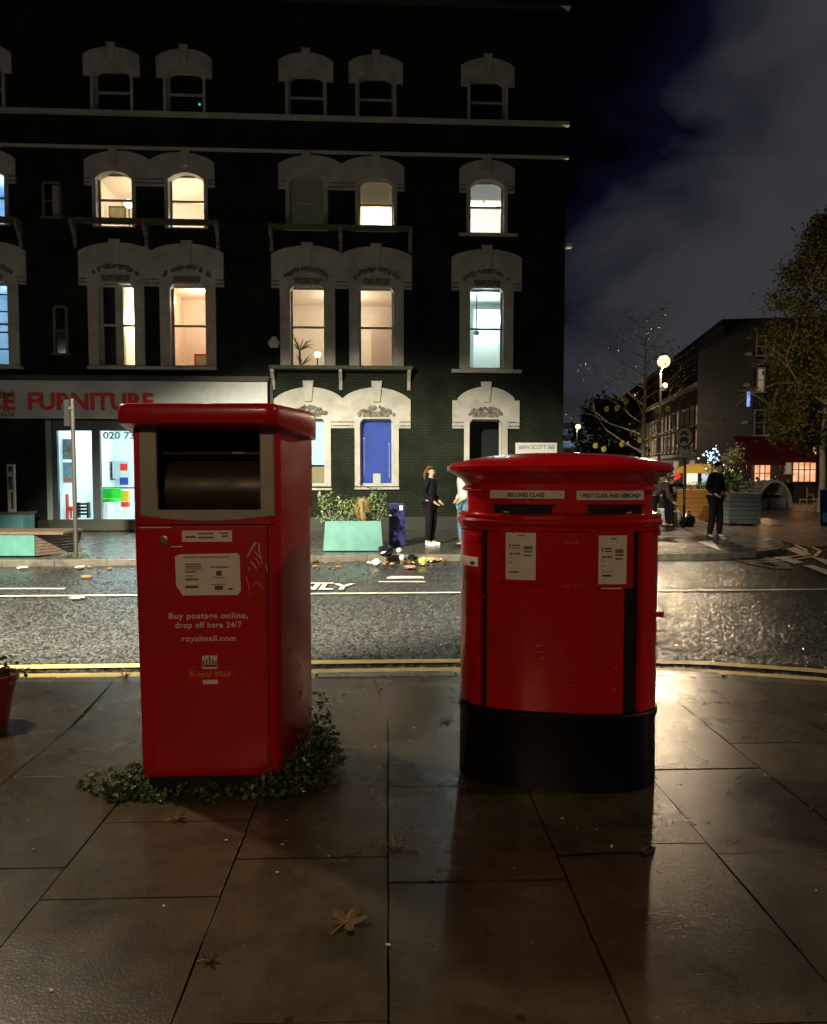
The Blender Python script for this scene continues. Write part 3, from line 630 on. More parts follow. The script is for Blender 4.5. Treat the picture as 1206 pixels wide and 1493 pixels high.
def fthing(name, label, cat, px, py, dep, group=None):
    s, z = into(px, py, dep); return thing(name, label, cat, bworld(s, dep, z), FA, group), s, z
CYA = mat('poster_cyan', (.08, .42, .55), .5, col2=(.6, .7, .72), vscale=7); POS2 = mat('poster_mix', (.55, .6, .55), .5, col2=(.10, .22, .35), vscale=9); BRT = mat('bright_red', (.7, .03, .02), .4); GRN = mat('lime_green', (.05, .62, .06), .4)
for lab, (x0, x1, y0, y1), m in (('colourful canvas with orange patch hanging upper in the left shop window', (88, 105, 640, 670), POS2), ('blue and white canvas hanging lower in the left shop window', (90, 106, 674, 704), CYA)):
    t, s, z = fthing('canvas_picture', lab, 'picture', (x0+x1)/2, y1, .5)
    w_ = into(x1, y0, .5)[0]-into(x0, y0, .5)[0]; h_ = into(x0, y0, .5)[1]-z
    MB().box(-w_/2, w_/2, -.02, .03, 0, h_, rz=R(6)).build('canvas', [m], t); MB().box(-w_/2-.015, -w_/2, -.02, .04, 0, h_, rz=R(6), c=(0, 0)).build('edge', SHF, t)
    if m is POS2: MB().box(0, w_/2-.02, -.026, -.021, h_*.35, h_*.5, rz=R(6), c=(0, 0)).build('orange_patch', mat('orange_patch', (.8, .25, .03), .5), t)
    else: MB().box(-w_/2+.03, w_/2-.03, -.026, -.021, .03, h_*.25, rz=R(6), c=(0, 0)).build('red_patch', mat('pink_patch', (.75, .2, .15), .5), t)
t, s, z = fthing('red_chair', 'tall red moulded chair in the left corner of the shop window', 'chair', 94, 756, .7)
MB().box(-.12, .12, -.12, .02, -.05, .66).build('backrest', BRT, t); MB().box(.0, .22, -.1, .25, .2, .32).build('seat', BRT, t, bevel=.02)
for sx in (-.1, .2): MB().box(sx-.02, sx+.02, -.08, -.04, 0, .22).build('leg', BRT, t)
for sx in (-.1, .2): MB().box(sx-.02, sx+.02, .2, .24, 0, .22).build('leg', BRT, t)
t, s, z = fthing('green_chair', 'lime green tub chair on white legs behind the shop window', 'chair', 164, 752, 1.6)
s_ = s; k = .0195
MB().box(-.28, .25, 0, .06, .42, .78).build('backrest', GRN, t, bevel=.03); MB().box(-.27, .24, -.42, .0, .4, .5).build('seat', GRN, t, bevel=.03)
for sx, sy in ((-.24, 0), (.22, 0), (-.24, -.38), (.22, -.38)): MB().tube([(sx, sy, .42), (sx*1.1, sy, -.05)], .02, 6).build('leg', WHT, t)
t, s, z = fthing('office_desk', 'white desk with dark edge standing across the shop', 'desk', 175, 756, 2.4)
MB().box(-.5, 1.2, -.3, .3, .88, .92).build('desktop', mat('desk_edge', (.1, .1, .12), .4), t)
for sx in (-.45, 1.15): MB().box(sx-.03, sx+.03, -.25, .25, -.05, .88).build('leg', WHT, t)
t, s, z = fthing('parasol_flag', 'small red white and blue banner stood on the shop desk', 'banner', 181, 707, 2.4)
MB().box(-.1, .1, -.02, .02, .42, .62).build('red_band', BRT, t); MB().box(-.1, .1, -.02, .02, .22, .42).build('white_band', WHT, t); MB().box(-.12, .12, -.02, .02, .0, .22).build('blue_band', mat('royal_blue', (.02, .06, .45), .4), t)
t, s, z = fthing('yellow_box', 'yellow and red box stacked beside the lime green chair', 'box', 183, 752, 1.9)
MB().box(-.1, .12, -.1, .1, .42, .72).build('upper_box', mat('yellow_plastic', (.75, .45, .02), .4), t, bevel=.01); MB().box(-.1, .12, -.1, .1, .26, .40).build('lower_box', BRT, t, bevel=.01); MB().box(-.06, .08, -.06, .06, -.05, .26).build('stand', WHT, t)
t, s, z = fthing('shelf_unit', 'grey wall shelf unit with pale box files in the shop', 'shelf', 165, 700, 4.3)
MB().box(-.45, .0, -.2, .2, .0, .25).build('lower_shelf', mat('slate_grey', (.12, .16, .2), .5), t); MB().box(-.45, .0, -.2, .2, .32, .58).build('upper_shelf', mat('slate_grey', (.12, .16, .2), .5), t); MB().box(.05, .42, -.2, .2, .05, .6).build('file_box', mat('pale_grey', (.4, .45, .47), .5), t)
t, s, z = fthing('slatted_stool', 'black slatted stool low behind the shop glass', 'stool', 122, 755, .7)
for k_ in range(4): MB().box(-.13-.01*k_, .17-.02*k_, -.1, .1, .08+.09*k_, .13+.09*k_).build('slat', BLK, t)
MB().box(-.14, -.11, -.1, .1, 0, .42).build('leg', BLK, t); MB().box(.12, .15, -.1, .1, 0, .42).build('leg', BLK, t)

sign = thing('shop_sign', 'long white fascia sign with red furniture lettering above the bright shop window', 'sign', bworld(0, 0, 0), FA)
a, zt = S(-160, 554.5); b, zb = S(392, 612)
MB().box(a, b, -.22, -.06, zb, zt).build('sign_board', mat('sign_board_white', (.66, .70, .68), .45, col2=(.45, .47, .44), vscale=1.3), sign, bevel=.01)
MB().box(a, b+.05, -.32, -.004, zt+.003, zt+.13).build('sign_cornice', mat('dark_lead', (.05, .052, .05), .6), sign, bevel=.01)
for txt, x0, x1 in (('OFFICE', -94, 28.5), ('FURNITURE', 47, 228)):
    vs, fs = textmesh(txt, .5, .02, .014, spacing=1.0); l0, z0 = S(x0, 599); l1 = S(x1, 599)[0]; zt2 = S(x0, 573.5)[1]
    vs = fit(vs, l0, z0, w=l1-l0, h=zt2-z0, y=-.222); MB().add(vs, fs).build('lettering', mat('red_letter', (.78, .02, .015), .4), sign)
IV = thing('climbing_weed', 'green creeper trailing over the left end of the white fascia', 'plant', bworld(S(20, 575)[0], -.25, 0), FA)
pts = []
for k in range(150):
    px = random.uniform(-30, 28); py = 577+random.gauss(0, 3) if random.random() < .6 else 606+random.gauss(0, 3)
    s, z = S(px, py); pts.append((s-S(20, 575)[0], random.uniform(-.12, -.0), z))
LEAFG = mat('leaf_green', (.07, .12, .03), .5); LEAFY = mat('leaf_yellow', (.35, .26, .04), .5); LEAFD = mat('leaf_dark', (.03, .05, .018), .5)
leafmesh(pts, .06, 'foliage', [LEAFG, LEAFY], IV, weights=[3, 2])

# wall sign at right
SG = thing('wall_sign', 'small white name board with grey lettering at the right corner of the dark terrace', 'sign', bworld(0, 0, 0), FA)
a, zt = S(751.5, 645.5); b, zb = S(811.5, 662); MB().box(a, b, -.05, -.003, zb, zt).build('board', mat('sign_white', (.62, .6, .56), .5, emit=(1, .95, .9), estr=.05), SG)
vs, fs = textmesh('#IAN SCOTT 360', .3, .004, .004); l0, z0 = S(756, 655.5); vs = fit(vs, l0, z0, w=S(808, 655)[0]-l0, h=S(756, 648.8)[1]-z0, y=-.051); MB().add(vs, fs).build('lettering', INKG, SG)

# things seen in the upper windows
def at_room(px, py, dep): s, z = into(px, py, dep); return s, z
GLOBE = emis('lamp_globe', (1, .82, .55), 9)
def lamp_thing(name, lab, px, py, dep, r, stem, cat='lamp', up=False, gm=None):
    s, z = into(px, py, dep); t = thing(name, lab, cat, bworld(s, dep, z), FA)
    MB().ball((0, 0, 0), (r, r, r*.85), 12, 8).build('globe', gm or GLOBE, t, smooth=True)
    MB().tube([(0, 0, r if up else -r), (0, 0, stem)], .018, 6).build('stem', POLE, t); return t
lamp_thing('floor_lamp', 'glowing globe floor lamp in the second-floor window at left', 188, 297, 1.0, .13, -1.2)
lamp_thing('table_lamp', 'small glowing lamp beside the spiky plant in a first-floor window', 463, 517, 1.0, .09, -.35)
lamp_thing('pendant_lamp', 'glass pendant hanging in the pale green first-floor window', 695, 485, 1.2, .09, 1.1, up=True, gm=mat('smoked_globe', (.25, .3, .28), .2))
s, z = into(705, 299, 1.2); t = thing('ceiling_light', 'bright white ceiling light in the right-hand second-floor window', 'lamp', bworld(s, 1.2, z), FA); MB().box(-.35, .35, -.05, .05, -.02, .02).build('tube', emis('white_tube', (1, .95, .9), 8), t); MB().box(-.03, .03, -.03, .03, .02, .3).build('rose', WHT, t)
t, s, z = fthing('yucca_plant', 'spiky green yucca standing in the first-floor window over the ledge', 'plant', 436, 536, .6)
mb = MB()
for k in range(26):
    a = random.uniform(0, 6.28); el = random.uniform(.15, 1.3); L_ = random.uniform(.35, .6); b0 = Vector((.02, 0, .45))
    d = Vector((cos(a)*cos(el), .5*sin(a)*cos(el), sin(el))); p1 = b0+d*L_*.6; p2 = b0+d*L_-Vector((0, 0, .12*cos(el))); n = Vector((-sin(a), 0, .4)).normalized()*.016
    mb.add([b0-n*.5, b0+n*.5, p1+n, p2, p1-n], [(0, 1, 2, 4), (4, 2, 3)])
    if k % 2:
        b0 = Vector((.05, 0, .05)); p1 = b0+d*L_*.5; p2 = b0+d*L_*.8; mb.add([b0-n*.5, b0+n*.5, p1+n, p2, p1-n], [(0, 1, 2, 4), (4, 2, 3)])
mb.build('leaves', mat('yucca_leaf', (.12, .2, .05), .4), t); MB().tube([(.05, 0, -.4), (.02, 0, .45)], .03, 6).build('stem', WOOD, t)
for lab, px0, px1, py0, py1, dep, fm in (('picture in a red frame low in the peach first-floor window', 283, 312, 516, 535, 1.7, mat('red_frame', (.45, .03, .02), .5)), ('leaning dark picture behind the second-floor floor lamp', 158, 184, 300, 322, 1.6, mat('grey_frame', (.15, .15, .13), .5))):
    a, b, _, _, zb, zt = fbox(px0, px1, py0, py1, dep); t = thing('picture_frame', lab, 'picture', bworld((a+b)/2, dep, zb), FA); w_ = (b-a)/2; h_ = zt-zb
    MB().box(-w_, w_, 0, .03, 0, h_).build('frame', fm, t); MB().box(-w_+.05, w_-.05, -.004, 0, .05, h_-.05).build('canvas', mat('art', (.25, .28, .2), .5, col2=(.5, .35, .2), vscale=6), t)

# ================================================================ PARCEL POSTBOX (left)
PB = thing('parcel_postbox', 'tall red parcel postbox with a wide grey framed drawer opening and overhanging lid', 'postbox', (-1.0, 3.75, 0), 0)
def rpoly(pts, rads, n=5):
    """rounded polygon (ccw)"""
    out = []
    for i, p in enumerate(pts):
        a = Vector(pts[i-1]); p = Vector(p); b = Vector(pts[(i+1) % len(pts)]); r = rads[i]; d1 = (a-p).normalized(); d2 = (b-p).normalized()
        for k in range(n+1):
            t = k/n; q = p+d1*r*(1-t)**2+d2*r*t**2; out.append((q.x, q.y))
    return out
def body_plan(sc_=0.0, lean=0.0): return rpoly([(-.369-sc_+lean, 0-sc_), (.331+sc_, .03-sc_), (.440+sc_, .60), (.30, .74), (-.39, .74), (-.47-sc_, .6)], [.03, .05, .12, .1, .1, .1])
# body shell: bottom narrower at the left, front opening cut for the drawer: build as lower body + cheeks + top
lx = lambda z: .018*(1-min(1, z/1.395))        # left edge leans in towards the base
def ring(z, off=0.0): return [(x+(lx(z) if x < -.2 else 0), y+off, z) for x, y in body_plan()]
b1 = MB(); b1.loft([[(x*.985, y*.985+.005, .07) for x, y, z in ring(.1)]]+[ring(z) for z in (.09, .3, .6, .9, 1.2, 1.395)]); b1.build('lower_body', RED2, PB, smooth=True)
dz0, dz1 = 1.395, 1.825    # drawer opening band
OL, OR = -.256, .250
fy = lambda x: .03*(x+.335)/.64
def cheek(x0, x1, z0, z1):
    MB().box(x0, x1, 0, .10, z0, z1)
ch = MB()
pl = body_plan(); 
# cheeks and rear shell around the recess
left_poly = [(-.360, .0), (OL, fy(OL)), (OL, .42), (OR, .42), (OR, fy(OR)), (.305, .028), (.326, .036), (.341, .07), (.432, .55), (.40, .66), (.29, .74), (-.38, .74), (-.46, .65), (-.374, .03)]
ch.loft([[(x, y, z) for x, y in left_poly] for z in (dz0, dz1)]); ch.build('upper_body', RED2, PB)
MB().add([(OL, .415, dz0), (OR, .415, dz0), (OR, .415, dz1), (OL, .415, dz1)], [(0, 1, 2, 3)]).build('recess', BLKM, PB)
MB().box(OL+.001, OL+.004, .03, .41, dz0, dz1).box(OR-.004, OR-.001, .03, .41, dz0, dz1).box(OL+.004, OR-.004, .03, .41, dz1-.004, dz1-.001).build('recess_lining', BLKM, PB)
# drawer drum
dr = MB(); cy, cz, rr = .26, 1.50, .17
prof = [(cy+rr*cos(a), cz+rr*sin(a)) for a in [R(80+14*k) for k in range(14)]]
dr.loft([[(OL+.006, y, z) for y, z in prof], [(OR-.006, y, z) for y, z in prof]]); dr.build('drawer_drum', mat('drawer_metal', (.045, .038, .03), .42, metal=.2, var=.25, vscale=8, rvar=.1), PB, smooth=True)
MB().box(OL+.01, OR-.01, .075, .09, 1.675, 1.69).build('drawer_lip', BLK, PB)
MB().box(.1, .16, .073, .0745, 1.682, 1.688).build('lip_catch', SILV, PB)
# grey frame
fo = [(-.335, 1.825), (-.335, 1.375)]+[(-.335+.651*k/10, 1.375-.028*(1-(2*k/10-1)**2)) for k in range(1, 10)]+[(.316, 1.372), (.316, 1.825)]
fi = [(-.245, 1.80), (-.245, 1.405), (.215, 1.405), (.215, 1.80)]
vs, fs = fill2d([[p for p in fo]+[(.246, 1.825), (.246, 1.405), (-.250, 1.405), (-.250, 1.825)]], .03, .006)
vs = [(x, y+.022+fy(x), z) for x, y, z in vs]; MB().add(vs, fs).build('drawer_frame', SILV, PB)
# lid
lid_plan = rpoly([(-.392, -.135), (.352, -.135), (.470, .42), (.42, .84), (-.44, .84), (-.50, .40)], [.04, .05, .08, .1, .1, .1], 6)
lid_plan = [(x, y) for x, y in lid_plan]
def lring(z, s, yo=0): return [((x-.0)*s-.0, (y-.3)*s+.3, z+(-.045*max(0, min(1, (y+.13)/.6)) if z < 1.86 else 0)+(-.006*0)) for x, y in lid_plan]
ld = MB(); ld.loft([lring(1.815, .95), lring(1.818, .985), lring(1.828, 1.0), lring(1.88, 1.0), lring(1.900, .992), lring(1.909, .978), lring(1.914, .93)]); ld.build('lid', RED2, PB, smooth=True)
# front details
def front(mb, x0, x1, z0, z1, th=.004, mi=0, off=0.001, shift=0.0):
    a, b = fy(x0)-off, fy(x1)-off
    return mb.add([(x0, a, z0), (x1, b, z0), (x1, b, z1), (x0, a, z1), (x0, a-th, z0), (x1, b-th, z0), (x1, b-th, z1), (x0, a-th, z1)], [(4, 5, 6, 7), (0, 1, 5, 4), (1, 2, 6, 5), (2, 3, 7, 6), (3, 0, 4, 7)], mi)
def fp_(px, py):   # pixel on the front plane of the box -> local x,z
    d = ray(px, py); x0, y0, x1, y1 = -1.335, 3.75, -.695, 3.78
    nx, ny = -(y1-y0), (x1-x0); t = (nx*x0+ny*y0)/(nx*d.x+ny*d.y); return d.x*t+1.0, H+d.z*t
def fq(px0, px1, py0, py1):
    a, zt = fp_(px0, py0); b, zb = fp_(px1, py1); return a, b, zb, zt
a, b, zb, zt = fq(203, 391, 768, 1132)
zb = .10
front(MB(), a+.06, b, zb+.01, zt, .007).build('door_panel', RED2, PB, bevel=.002)
gr = MB(); front(gr, -.35, .315, zt+.006, zt+.012, .0015); front(gr, b+.008, b+.014, zb, zt, .0015); gr.build('door_gap', BLKM, PB)
x, z = fp_(240, 787); mb = MB(); n = 18
mb.loft([[(x+r*cos(2*pi*k/n), fy(x)-y, z+r*sin(2*pi*k/n)) for k in range(n)] for r, y in ((.024, .007), (.024, .014), (.018, .017), (.010, .0165), (.009, .013))]); mb.build('lock', mat('brass', (.35, .25, .12), .35, metal=.8), PB, smooth=True)
def ff(*px): return fq(*px)
a, b, zb, zt = fq(266, 339, 773.5, 789.5); st_ = front(MB(), a, b, zb, zt, .001, off=.0075).build('sticker', PAPER, PB)
def bars(parent, rows, m, off=.0095, name='print'):
    mb = MB()
    for (x0, x1, y0, y1) in rows:
        a, b, zb, zt = fq(x0, x1, y0, y1); front(mb, a, b, zb, zt, .0004, off=off)
    o = mb.build(name, m, parent); return o
bars(st_, [(290, 312, 776.5, 779), (290, 312, 782, 785), (321, 334, 776, 778), (324, 333, 780, 783)], INKG)
bars(st_, [(271, 286, 781, 784)], mat('red_print', (.35, .03, .02), .5))
a, b, zb, zt = fq(257, 350, 808, 867); nl, nr = a, b
vs, fs = fill2d([[(a+.03, zb), (a, zb+.05), (a-.004, zt-.01), (a+.02, zt), (b-.01, zt+.004), (b+.002, zt-.006), (b+.006, zb+.02), (b-.01, zb)]], .002); vs = [(x, y+fy(x)-.0075, z) for x, y, z in vs]
NP = MB().add(vs, fs).build('notice_plate', PAPER, PB)
bars(NP, [(271, 294, 821.5, 823.5), (271, 294, 825, 827), (271, 294, 828.5, 830), (271, 287, 832, 834.5), (271, 283, 838.5, 840), (271, 291, 843, 846), (307, 334, 825.5, 827.5), (268, 335, 811.5, 812.6), (312, 330, 841, 842), (308, 330, 851, 852)], INKG, .0098)
bars(NP, [(271, 290, 853.5, 857), (314, 326, 853.5, 859.5), (333, 340, 857, 859.5), (316, 324, 832, 839)], mat('brown_print', (.10, .07, .04), .6), .0098)
WPK = mat('worn_white_lettering', (.80, .62, .60), .5)
for s_, px0, px1, py, hpx in (('Buy postage online,', 247, 362, 902, 9.6), ('drop off here 24/7', 256.5, 353, 915.5, 9.6), ('royalmail.com', 266, 344.5, 934.5, 9)):
    a, z0 = fp_(px0, py); b, _ = fp_(px1, py); zt = fp_(px0, py-hpx)[1]
    vs, fs = textmesh(s_, .05, .0006, .0007, spacing=1.08); hh = max(v[2] for v in vs)
    vs = fit(vs, a, 0, w=b-a); kz = (zt-z0)/.036; vs = [(x, y+fy(x)-.0078, z0+(z)*kz*.9-.009) for x, y, z in vs]
    MB().add(vs, fs).build('lettering', WPK, PB)
a, b, zb, zt = fq(295.5, 317.5, 955.5, 974.5); lg = front(MB(), a, b, zb, zt, .0006, off=.0078).build('crown_stamp', WPK, PB)
cw = MB(); c = (a+b)/2; w_ = (b-a)*.42; h_ = (zt-zb)
for k in (-1, -.5, 0, .5, 1):
    front(cw, c+k*w_-.004, c+k*w_+.004, zb+h_*.2, zb+h_*(.62+.2*(1-abs(k))), .0005, off=.0086)
front(cw, c-w_, c+w_, zb+h_*.15, zb+h_*.3, .0005, off=.0086); front(cw, c-.004, c+.004, zb+h_*.8, zb+h_*.93, .0005, off=.0086); cw.build('crown', mat('dull_red_print', (.2, .05, .05), .5), lg)
a, b, zb, zt = fq(273, 341, 973, 991); t_ = .0016; bx = MB(); front(bx, a, b, zt-t_, zt, .0004, off=.0078); front(bx, a, b, zb, zb+t_, .0004, off=.0078); front(bx, a, a+t_, zb+t_, zt-t_, .0004, off=.0078); front(bx, b-t_, b, zb+t_, zt-t_, .0004, off=.0078); bx.build('logo_outline', mat('dull_yellow_line', (.45, .10, .03), .5), PB)
vs, fs = textmesh('Royal Mail', .05, .0005, .0004); hh = (zt-zb)*.62; l0 = fp_(278, 985)[0]; l1 = fp_(336.5, 985)[0]; vs = fit(vs, l0, zb+.008, w=l1-l0, h=hh); vs = [(x, y+fy(x)-.0078, z) for x, y, z in vs]; MB().add(vs, fs).build('lettering', mat('dull_yellow_vinyl', (.55, .27, .04), .5), PB)
a, b, zb, zt = fq(296.5, 318.5, 990.5, 996.5); front(MB(), a, b, zb, zt, .0005, off=.0088).build('label_strip', WPK, PB)
# scratched tag
sg = MB()
def stroke(p, q, w):
    a = Vector(fp_(*p)); b = Vector(fp_(*q)); d = (b-a).normalized(); n = Vector((-d.y, d.x))*w*.5
    vs = [a+n, b+n*.7, b-n*.7, a-n]; sg.add([(v.x, fy(v.x)-.0082, v.y) for v in vs], [(0, 1, 2, 3)])
for p, q, w in (((372, 790), (361, 812), .008), ((374, 791), (367, 802), .007), ((378, 792), (379, 808), .007), ((371, 803), (381, 815), .006), ((366, 818), (375, 829), .007), ((373, 813), (380, 823), .005), ((379, 807), (383, 821), .005), ((388, 821), (391, 834), .004), ((362, 826), (366, 832), .004), ((360, 841), (366, 866), .003), ((369, 852), (376, 848), .003), ((376, 848), (386, 860), .003)): stroke(p, q, w)
sg.build('scratched_tag', mat('scratch', (.55, .38, .38), .6), PB)
sc2 = MB()
a, b, zb, zt = fq(204, 250, 768.2, 769.6); front(sc2, a, b, zb, zt, .0006, off=.0085); a, b, zb, zt = fq(250, 267, 796, 797.4); front(sc2, a, b, zb, zt, .0006, off=.0085); sc2.build('chipped_paint', WPK, PB)
# side lettering (on the right-hand side)
sidep = lambda t: (.312+(.43-.312)*t, .06+(.56-.06)*t)
for s_, z0, h_, t0, t1, in (('Parcel', 1.275, .048, .50, .93), ('Buy postage', 1.175, .030, .66, .95), ('online', 1.115, .030, .72, .93), ('24/7', 1.055, .030, .80, .95)):
    vs, fs = textmesh(s_, .05, .0006, .0006); vs = fit(vs, t0, z0, w=t1-t0, h=h_)
    vs = [(sidep(v[0])[0]+.0025, sidep(v[0])[1]-.0025, v[2]) for v in vs]; MB().add(vs, fs).build('lettering', mat('pale_vinyl', (.6, .35, .32), .5), PB)
vs = [(sidep(t)[0]+.0015, sidep(t)[1]-.0015, z) for t, z in ((.1, 1.40), (.86, 1.40), (.86, 1.74), (.1, 1.74))]
MB().add(vs, [(0, 1, 2, 3)]).build('upper_side_patch', mat('pinkish_red_gloss', (.50, .05, .07), .18, rvar=.08, vscale=12), PB)  # pinker, glossier sheet over the upper part of the right-hand side
MB().prism([(x*.93+.01, y*.93+.03) for x, y in body_plan()], -.005, .075).build('plinth', BLKM, PB)
# ivy and weeds round the base
IVY = thing('ivy_clump', 'low green ivy and dead leaves growing round the foot of the tall parcel postbox', 'plant', (-1.0, 3.8, 0), 0)
pts = []
def spray(cx, cy, rx, ry, h, n):
    for _ in range(n):
        a = random.uniform(0, 6.28); r = math.sqrt(random.random()); x = cx+rx*r*cos(a); y = cy+ry*r*sin(a)
        pts.append((x, y, .01+h*(1-r*r*.7)*random.random()**1.3))
for k in range(16): t = k/15; spray(-.46+.80*t, -.115+.02*t+random.uniform(-.03, .02), .07, .05, .055+.02*random.random(), 34 if k < 4 or k > 12 else 13)
spray(-.44, -.06, .10, .13, .10, 170); spray(-.40, .05, .12, .12, .08, 90)
for k in range(10): t = k/9; spray(.37+.10*t, -.02+.52*t, .08, .10, .14+.20*t**1.4, 80)
spray(.36, -.06, .13, .08, .16, 150); spray(.50, .38, .07, .12, .40, 170); spray(.56, .3, .07, .1, .15, 60)
IVM = [mat('ivy_dark', (.035, .075, .022), .35), mat('ivy_light', (.10, .16, .04), .35), mat('ivy_brown', (.17, .09, .04), .6)]
for _ in range(120):
    a_ = random.uniform(0, 6.28); spray(-.05+.62*cos(a_)*random.uniform(.9, 1.1), .02+.20*sin(a_) if sin(a_) < 0 else .3*sin(a_), .02, .02, .03, 2)
leafmesh(pts, .027, 'foliage', IVM, IVY, 1.1, .6, [6, 3, 1])
mb = MB()
for k in range(46):
    x, y, z = random.choice(pts); mb.tube([(x, y, 0), (x+random.uniform(-.03, .03), y+random.uniform(-.03, .03), z*.6), (x+random.uniform(-.05, .05), y+random.uniform(-.05, .05), z+.03)], .0018, 4)
mb.build('stems', IVM[0], IVY)

# ================================================================ DOUBLE PILLAR BOX (right)
PR = R(-9)
OB = thing('pillar_box', 'wide oval red pillar box with two letter slots, domed cap and black foot', 'postbox', (.755, 4.02, 0), PR)
PA_, PB_, PN = .505, .275, 2.7
def plan(t, off=0.0):
    def p(t):
        c, s = cos(t), sin(t); return Vector((PA_*math.copysign(abs(c)**(2/PN), c), PB_*math.copysign(abs(s)**(2/PN), s)))
    a = p(t); d = (p(t+.01)-p(t-.01)).normalized(); n = Vector((d.y, -d.x)); q = a+n*off; return (q.x, q.y)
def tx(x):  # parameter on the front side for a given x
    c = math.copysign((min(.9999, abs(x)/PA_))**(PN/2), x); return -math.acos(c)
NT = 96
# parameterise by near-uniform arc length
_ts = [2*pi*k/4000 for k in range(4001)]; _pp = [Vector(plan(t)) for t in _ts]; _L = [0]
for i in range(4000): _L.append(_L[-1]+(_pp[i+1]-_pp[i]).length)
TS = []; j = 0
for k in range(NT):
    g = _L[-1]*k/NT
    while _L[j+1] < g: j += 1
    TS.append(_ts[j])
def oring(z, off): return [(*plan(t, off), z) for t in TS]
def oloft(name, prof, m, parent=OB, smooth=True):
    return MB().loft([oring(z, o) for z, o in prof]).build(name, m, parent, smooth=smooth)
oloft('foot', [(-.002, .004), (.02, .004), (.34, .0), (.365, .010), (.385, .010), (.392, .002)], BLK)
oloft('core', [(.392, -.035), (1.30, -.035)], BLKM)
oloft('shoulder_moulding', [(1.295, -.02), (1.30, .006), (1.318, .008), (1.326, .018), (1.345, .022), (1.356, .012), (1.372, .016), (1.382, .002), (1.384, -.02)], RED)
oloft('neck', [(1.383, -.03), (1.49, -.03), (1.494, -.012), (1.503, -.005), (1.512, -.012), (1.52, -.022), (1.535, -.018)], RED)
cap = [(1.534, -.015), (1.55, -.004), (1.572, .03), (1.585, .050), (1.588, .060), (1.594, .064), (1.618, .066), (1.622, .061), (1.630, .055)]
cp = MB(); rings = [oring(z, o) for z, o in cap]
base = oring(1.630, .055)
for k in range(1, 9):
    s = 1-k/9; hgt = 1.630+.058*(1-s**2.7); rings.append([(x*s, y*s, hgt) for x, y, z in base])
cp.loft(rings); cp.build('domed_cap', RED, OB, smooth=True)
dn = MB()
for k in range(0, 150):
    t = 2*pi*k/150
    a = Vector(plan(t, .0665)); d = (Vector(plan(t+.02, .0665))-Vector(plan(t-.02, .0665))).normalized(); n = Vector((d.y, -d.x))
    w_ = min(.006, 1); q = [a-d*w_, a+d*w_, a+d*w_+n*.004, a-d*w_+n*.004]; dn.prism([(p.x, p.y) for p in q], 1.598, 1.614)
dn.build('cap_dentils', RED, OB)
def shell(name, t0, t1, z0, z1, off0, off1, m, parent=OB, n=24, bev=.004, smooth=True):
    """curved panel following the oval between parameters t0..t1"""
    # param by arclength between
    xs = [t0+(t1-t0)*k/n for k in range(n+1)]
    fine = [t0+(t1-t0)*k/600 for k in range(601)]; P = [Vector(plan(t)) for t in fine]; Ls = [0]
    for i in range(600): Ls.append(Ls[-1]+(P[i+1]-P[i]).length)
    xs = []; j = 0
    for k in range(n+1):
        g = Ls[-1]*k/n
        while j < 599 and Ls[j+1] < g: j += 1
        xs.append(fine[j] if k < n else t1)
    prof = [(z0, off0), (z0, off1-bev), (z0+bev, off1), (z1-bev, off1), (z1, off1-bev), (z1, off0)]
    mb = MB(); rings = [[(*plan(t, o), z) for z, o in prof] for t in xs]
    mb.loft(rings, cap=True); return mb.build(name, m, parent, smooth=smooth)
FX0, FX1, GX0, GX1 = -.352, .318, -.385, .405
shell('front_door', tx(FX0), tx(FX1), .395, 1.295, -.03, 0, RED, n=40)
shell('left_end', tx(GX0), tx(GX0)-(tx(GX0)+pi)-.9-0, .395, 1.295, -.03, 0, RED, n=30)
shell('right_end', tx(GX1), .9, .395, 1.295, -.03, 0, RED, n=30)
shell('back', .95, pi-.95, .395, 1.295, -.03, 0, RED, n=30)
# neck front panels carrying the slots (neck is recessed; front facing built out)
shell('slot_panel', tx(-.362), tx(.395), 1.385, 1.533, -.05, -.006, RED, n=40)
def ox(px, py):  # pixel -> local x,z on the front surface of the oval box
    d = ray(px, py); c, s = cos(PR), sin(PR); o = Vector((-.755, -4.02)); lo = Vector((o.x*c+o.y*s, -o.x*s+o.y*c)); dd = Vector((d.x*c+d.y*s, -d.x*s+d.y*c))
    t = 3.0; best = (9e9, 0, 0)
    while t < 5:
        p = lo+dd*t; g = (abs(p.x)/PA_)**PN+(abs(p.y)/PB_)**PN
        if g < best[0]: best = (g, p.x, t)
        if g <= 1: break
        t += .002
    return max(-PA_*.999, min(PA_*.999, best[1])), H+d.z*best[2]
def wrap(vs, off):  # x,z,(y depth negative out) -> on surface
    out = []
    for x, y, z in vs:
        t = tx(x); q = plan(t, off-y); out.append((q[0], q[1], z))
    return out
def oplate(name, px0, px1, py0, py1, off0, off1, m, parent=OB, bev=.0015, n=14):
    a, zt = ox(px0, py0); b, zb = ox(px1, py1); return shell(name, tx(a), tx(b), zb, zt, off0, off1, m, parent, n, bev)
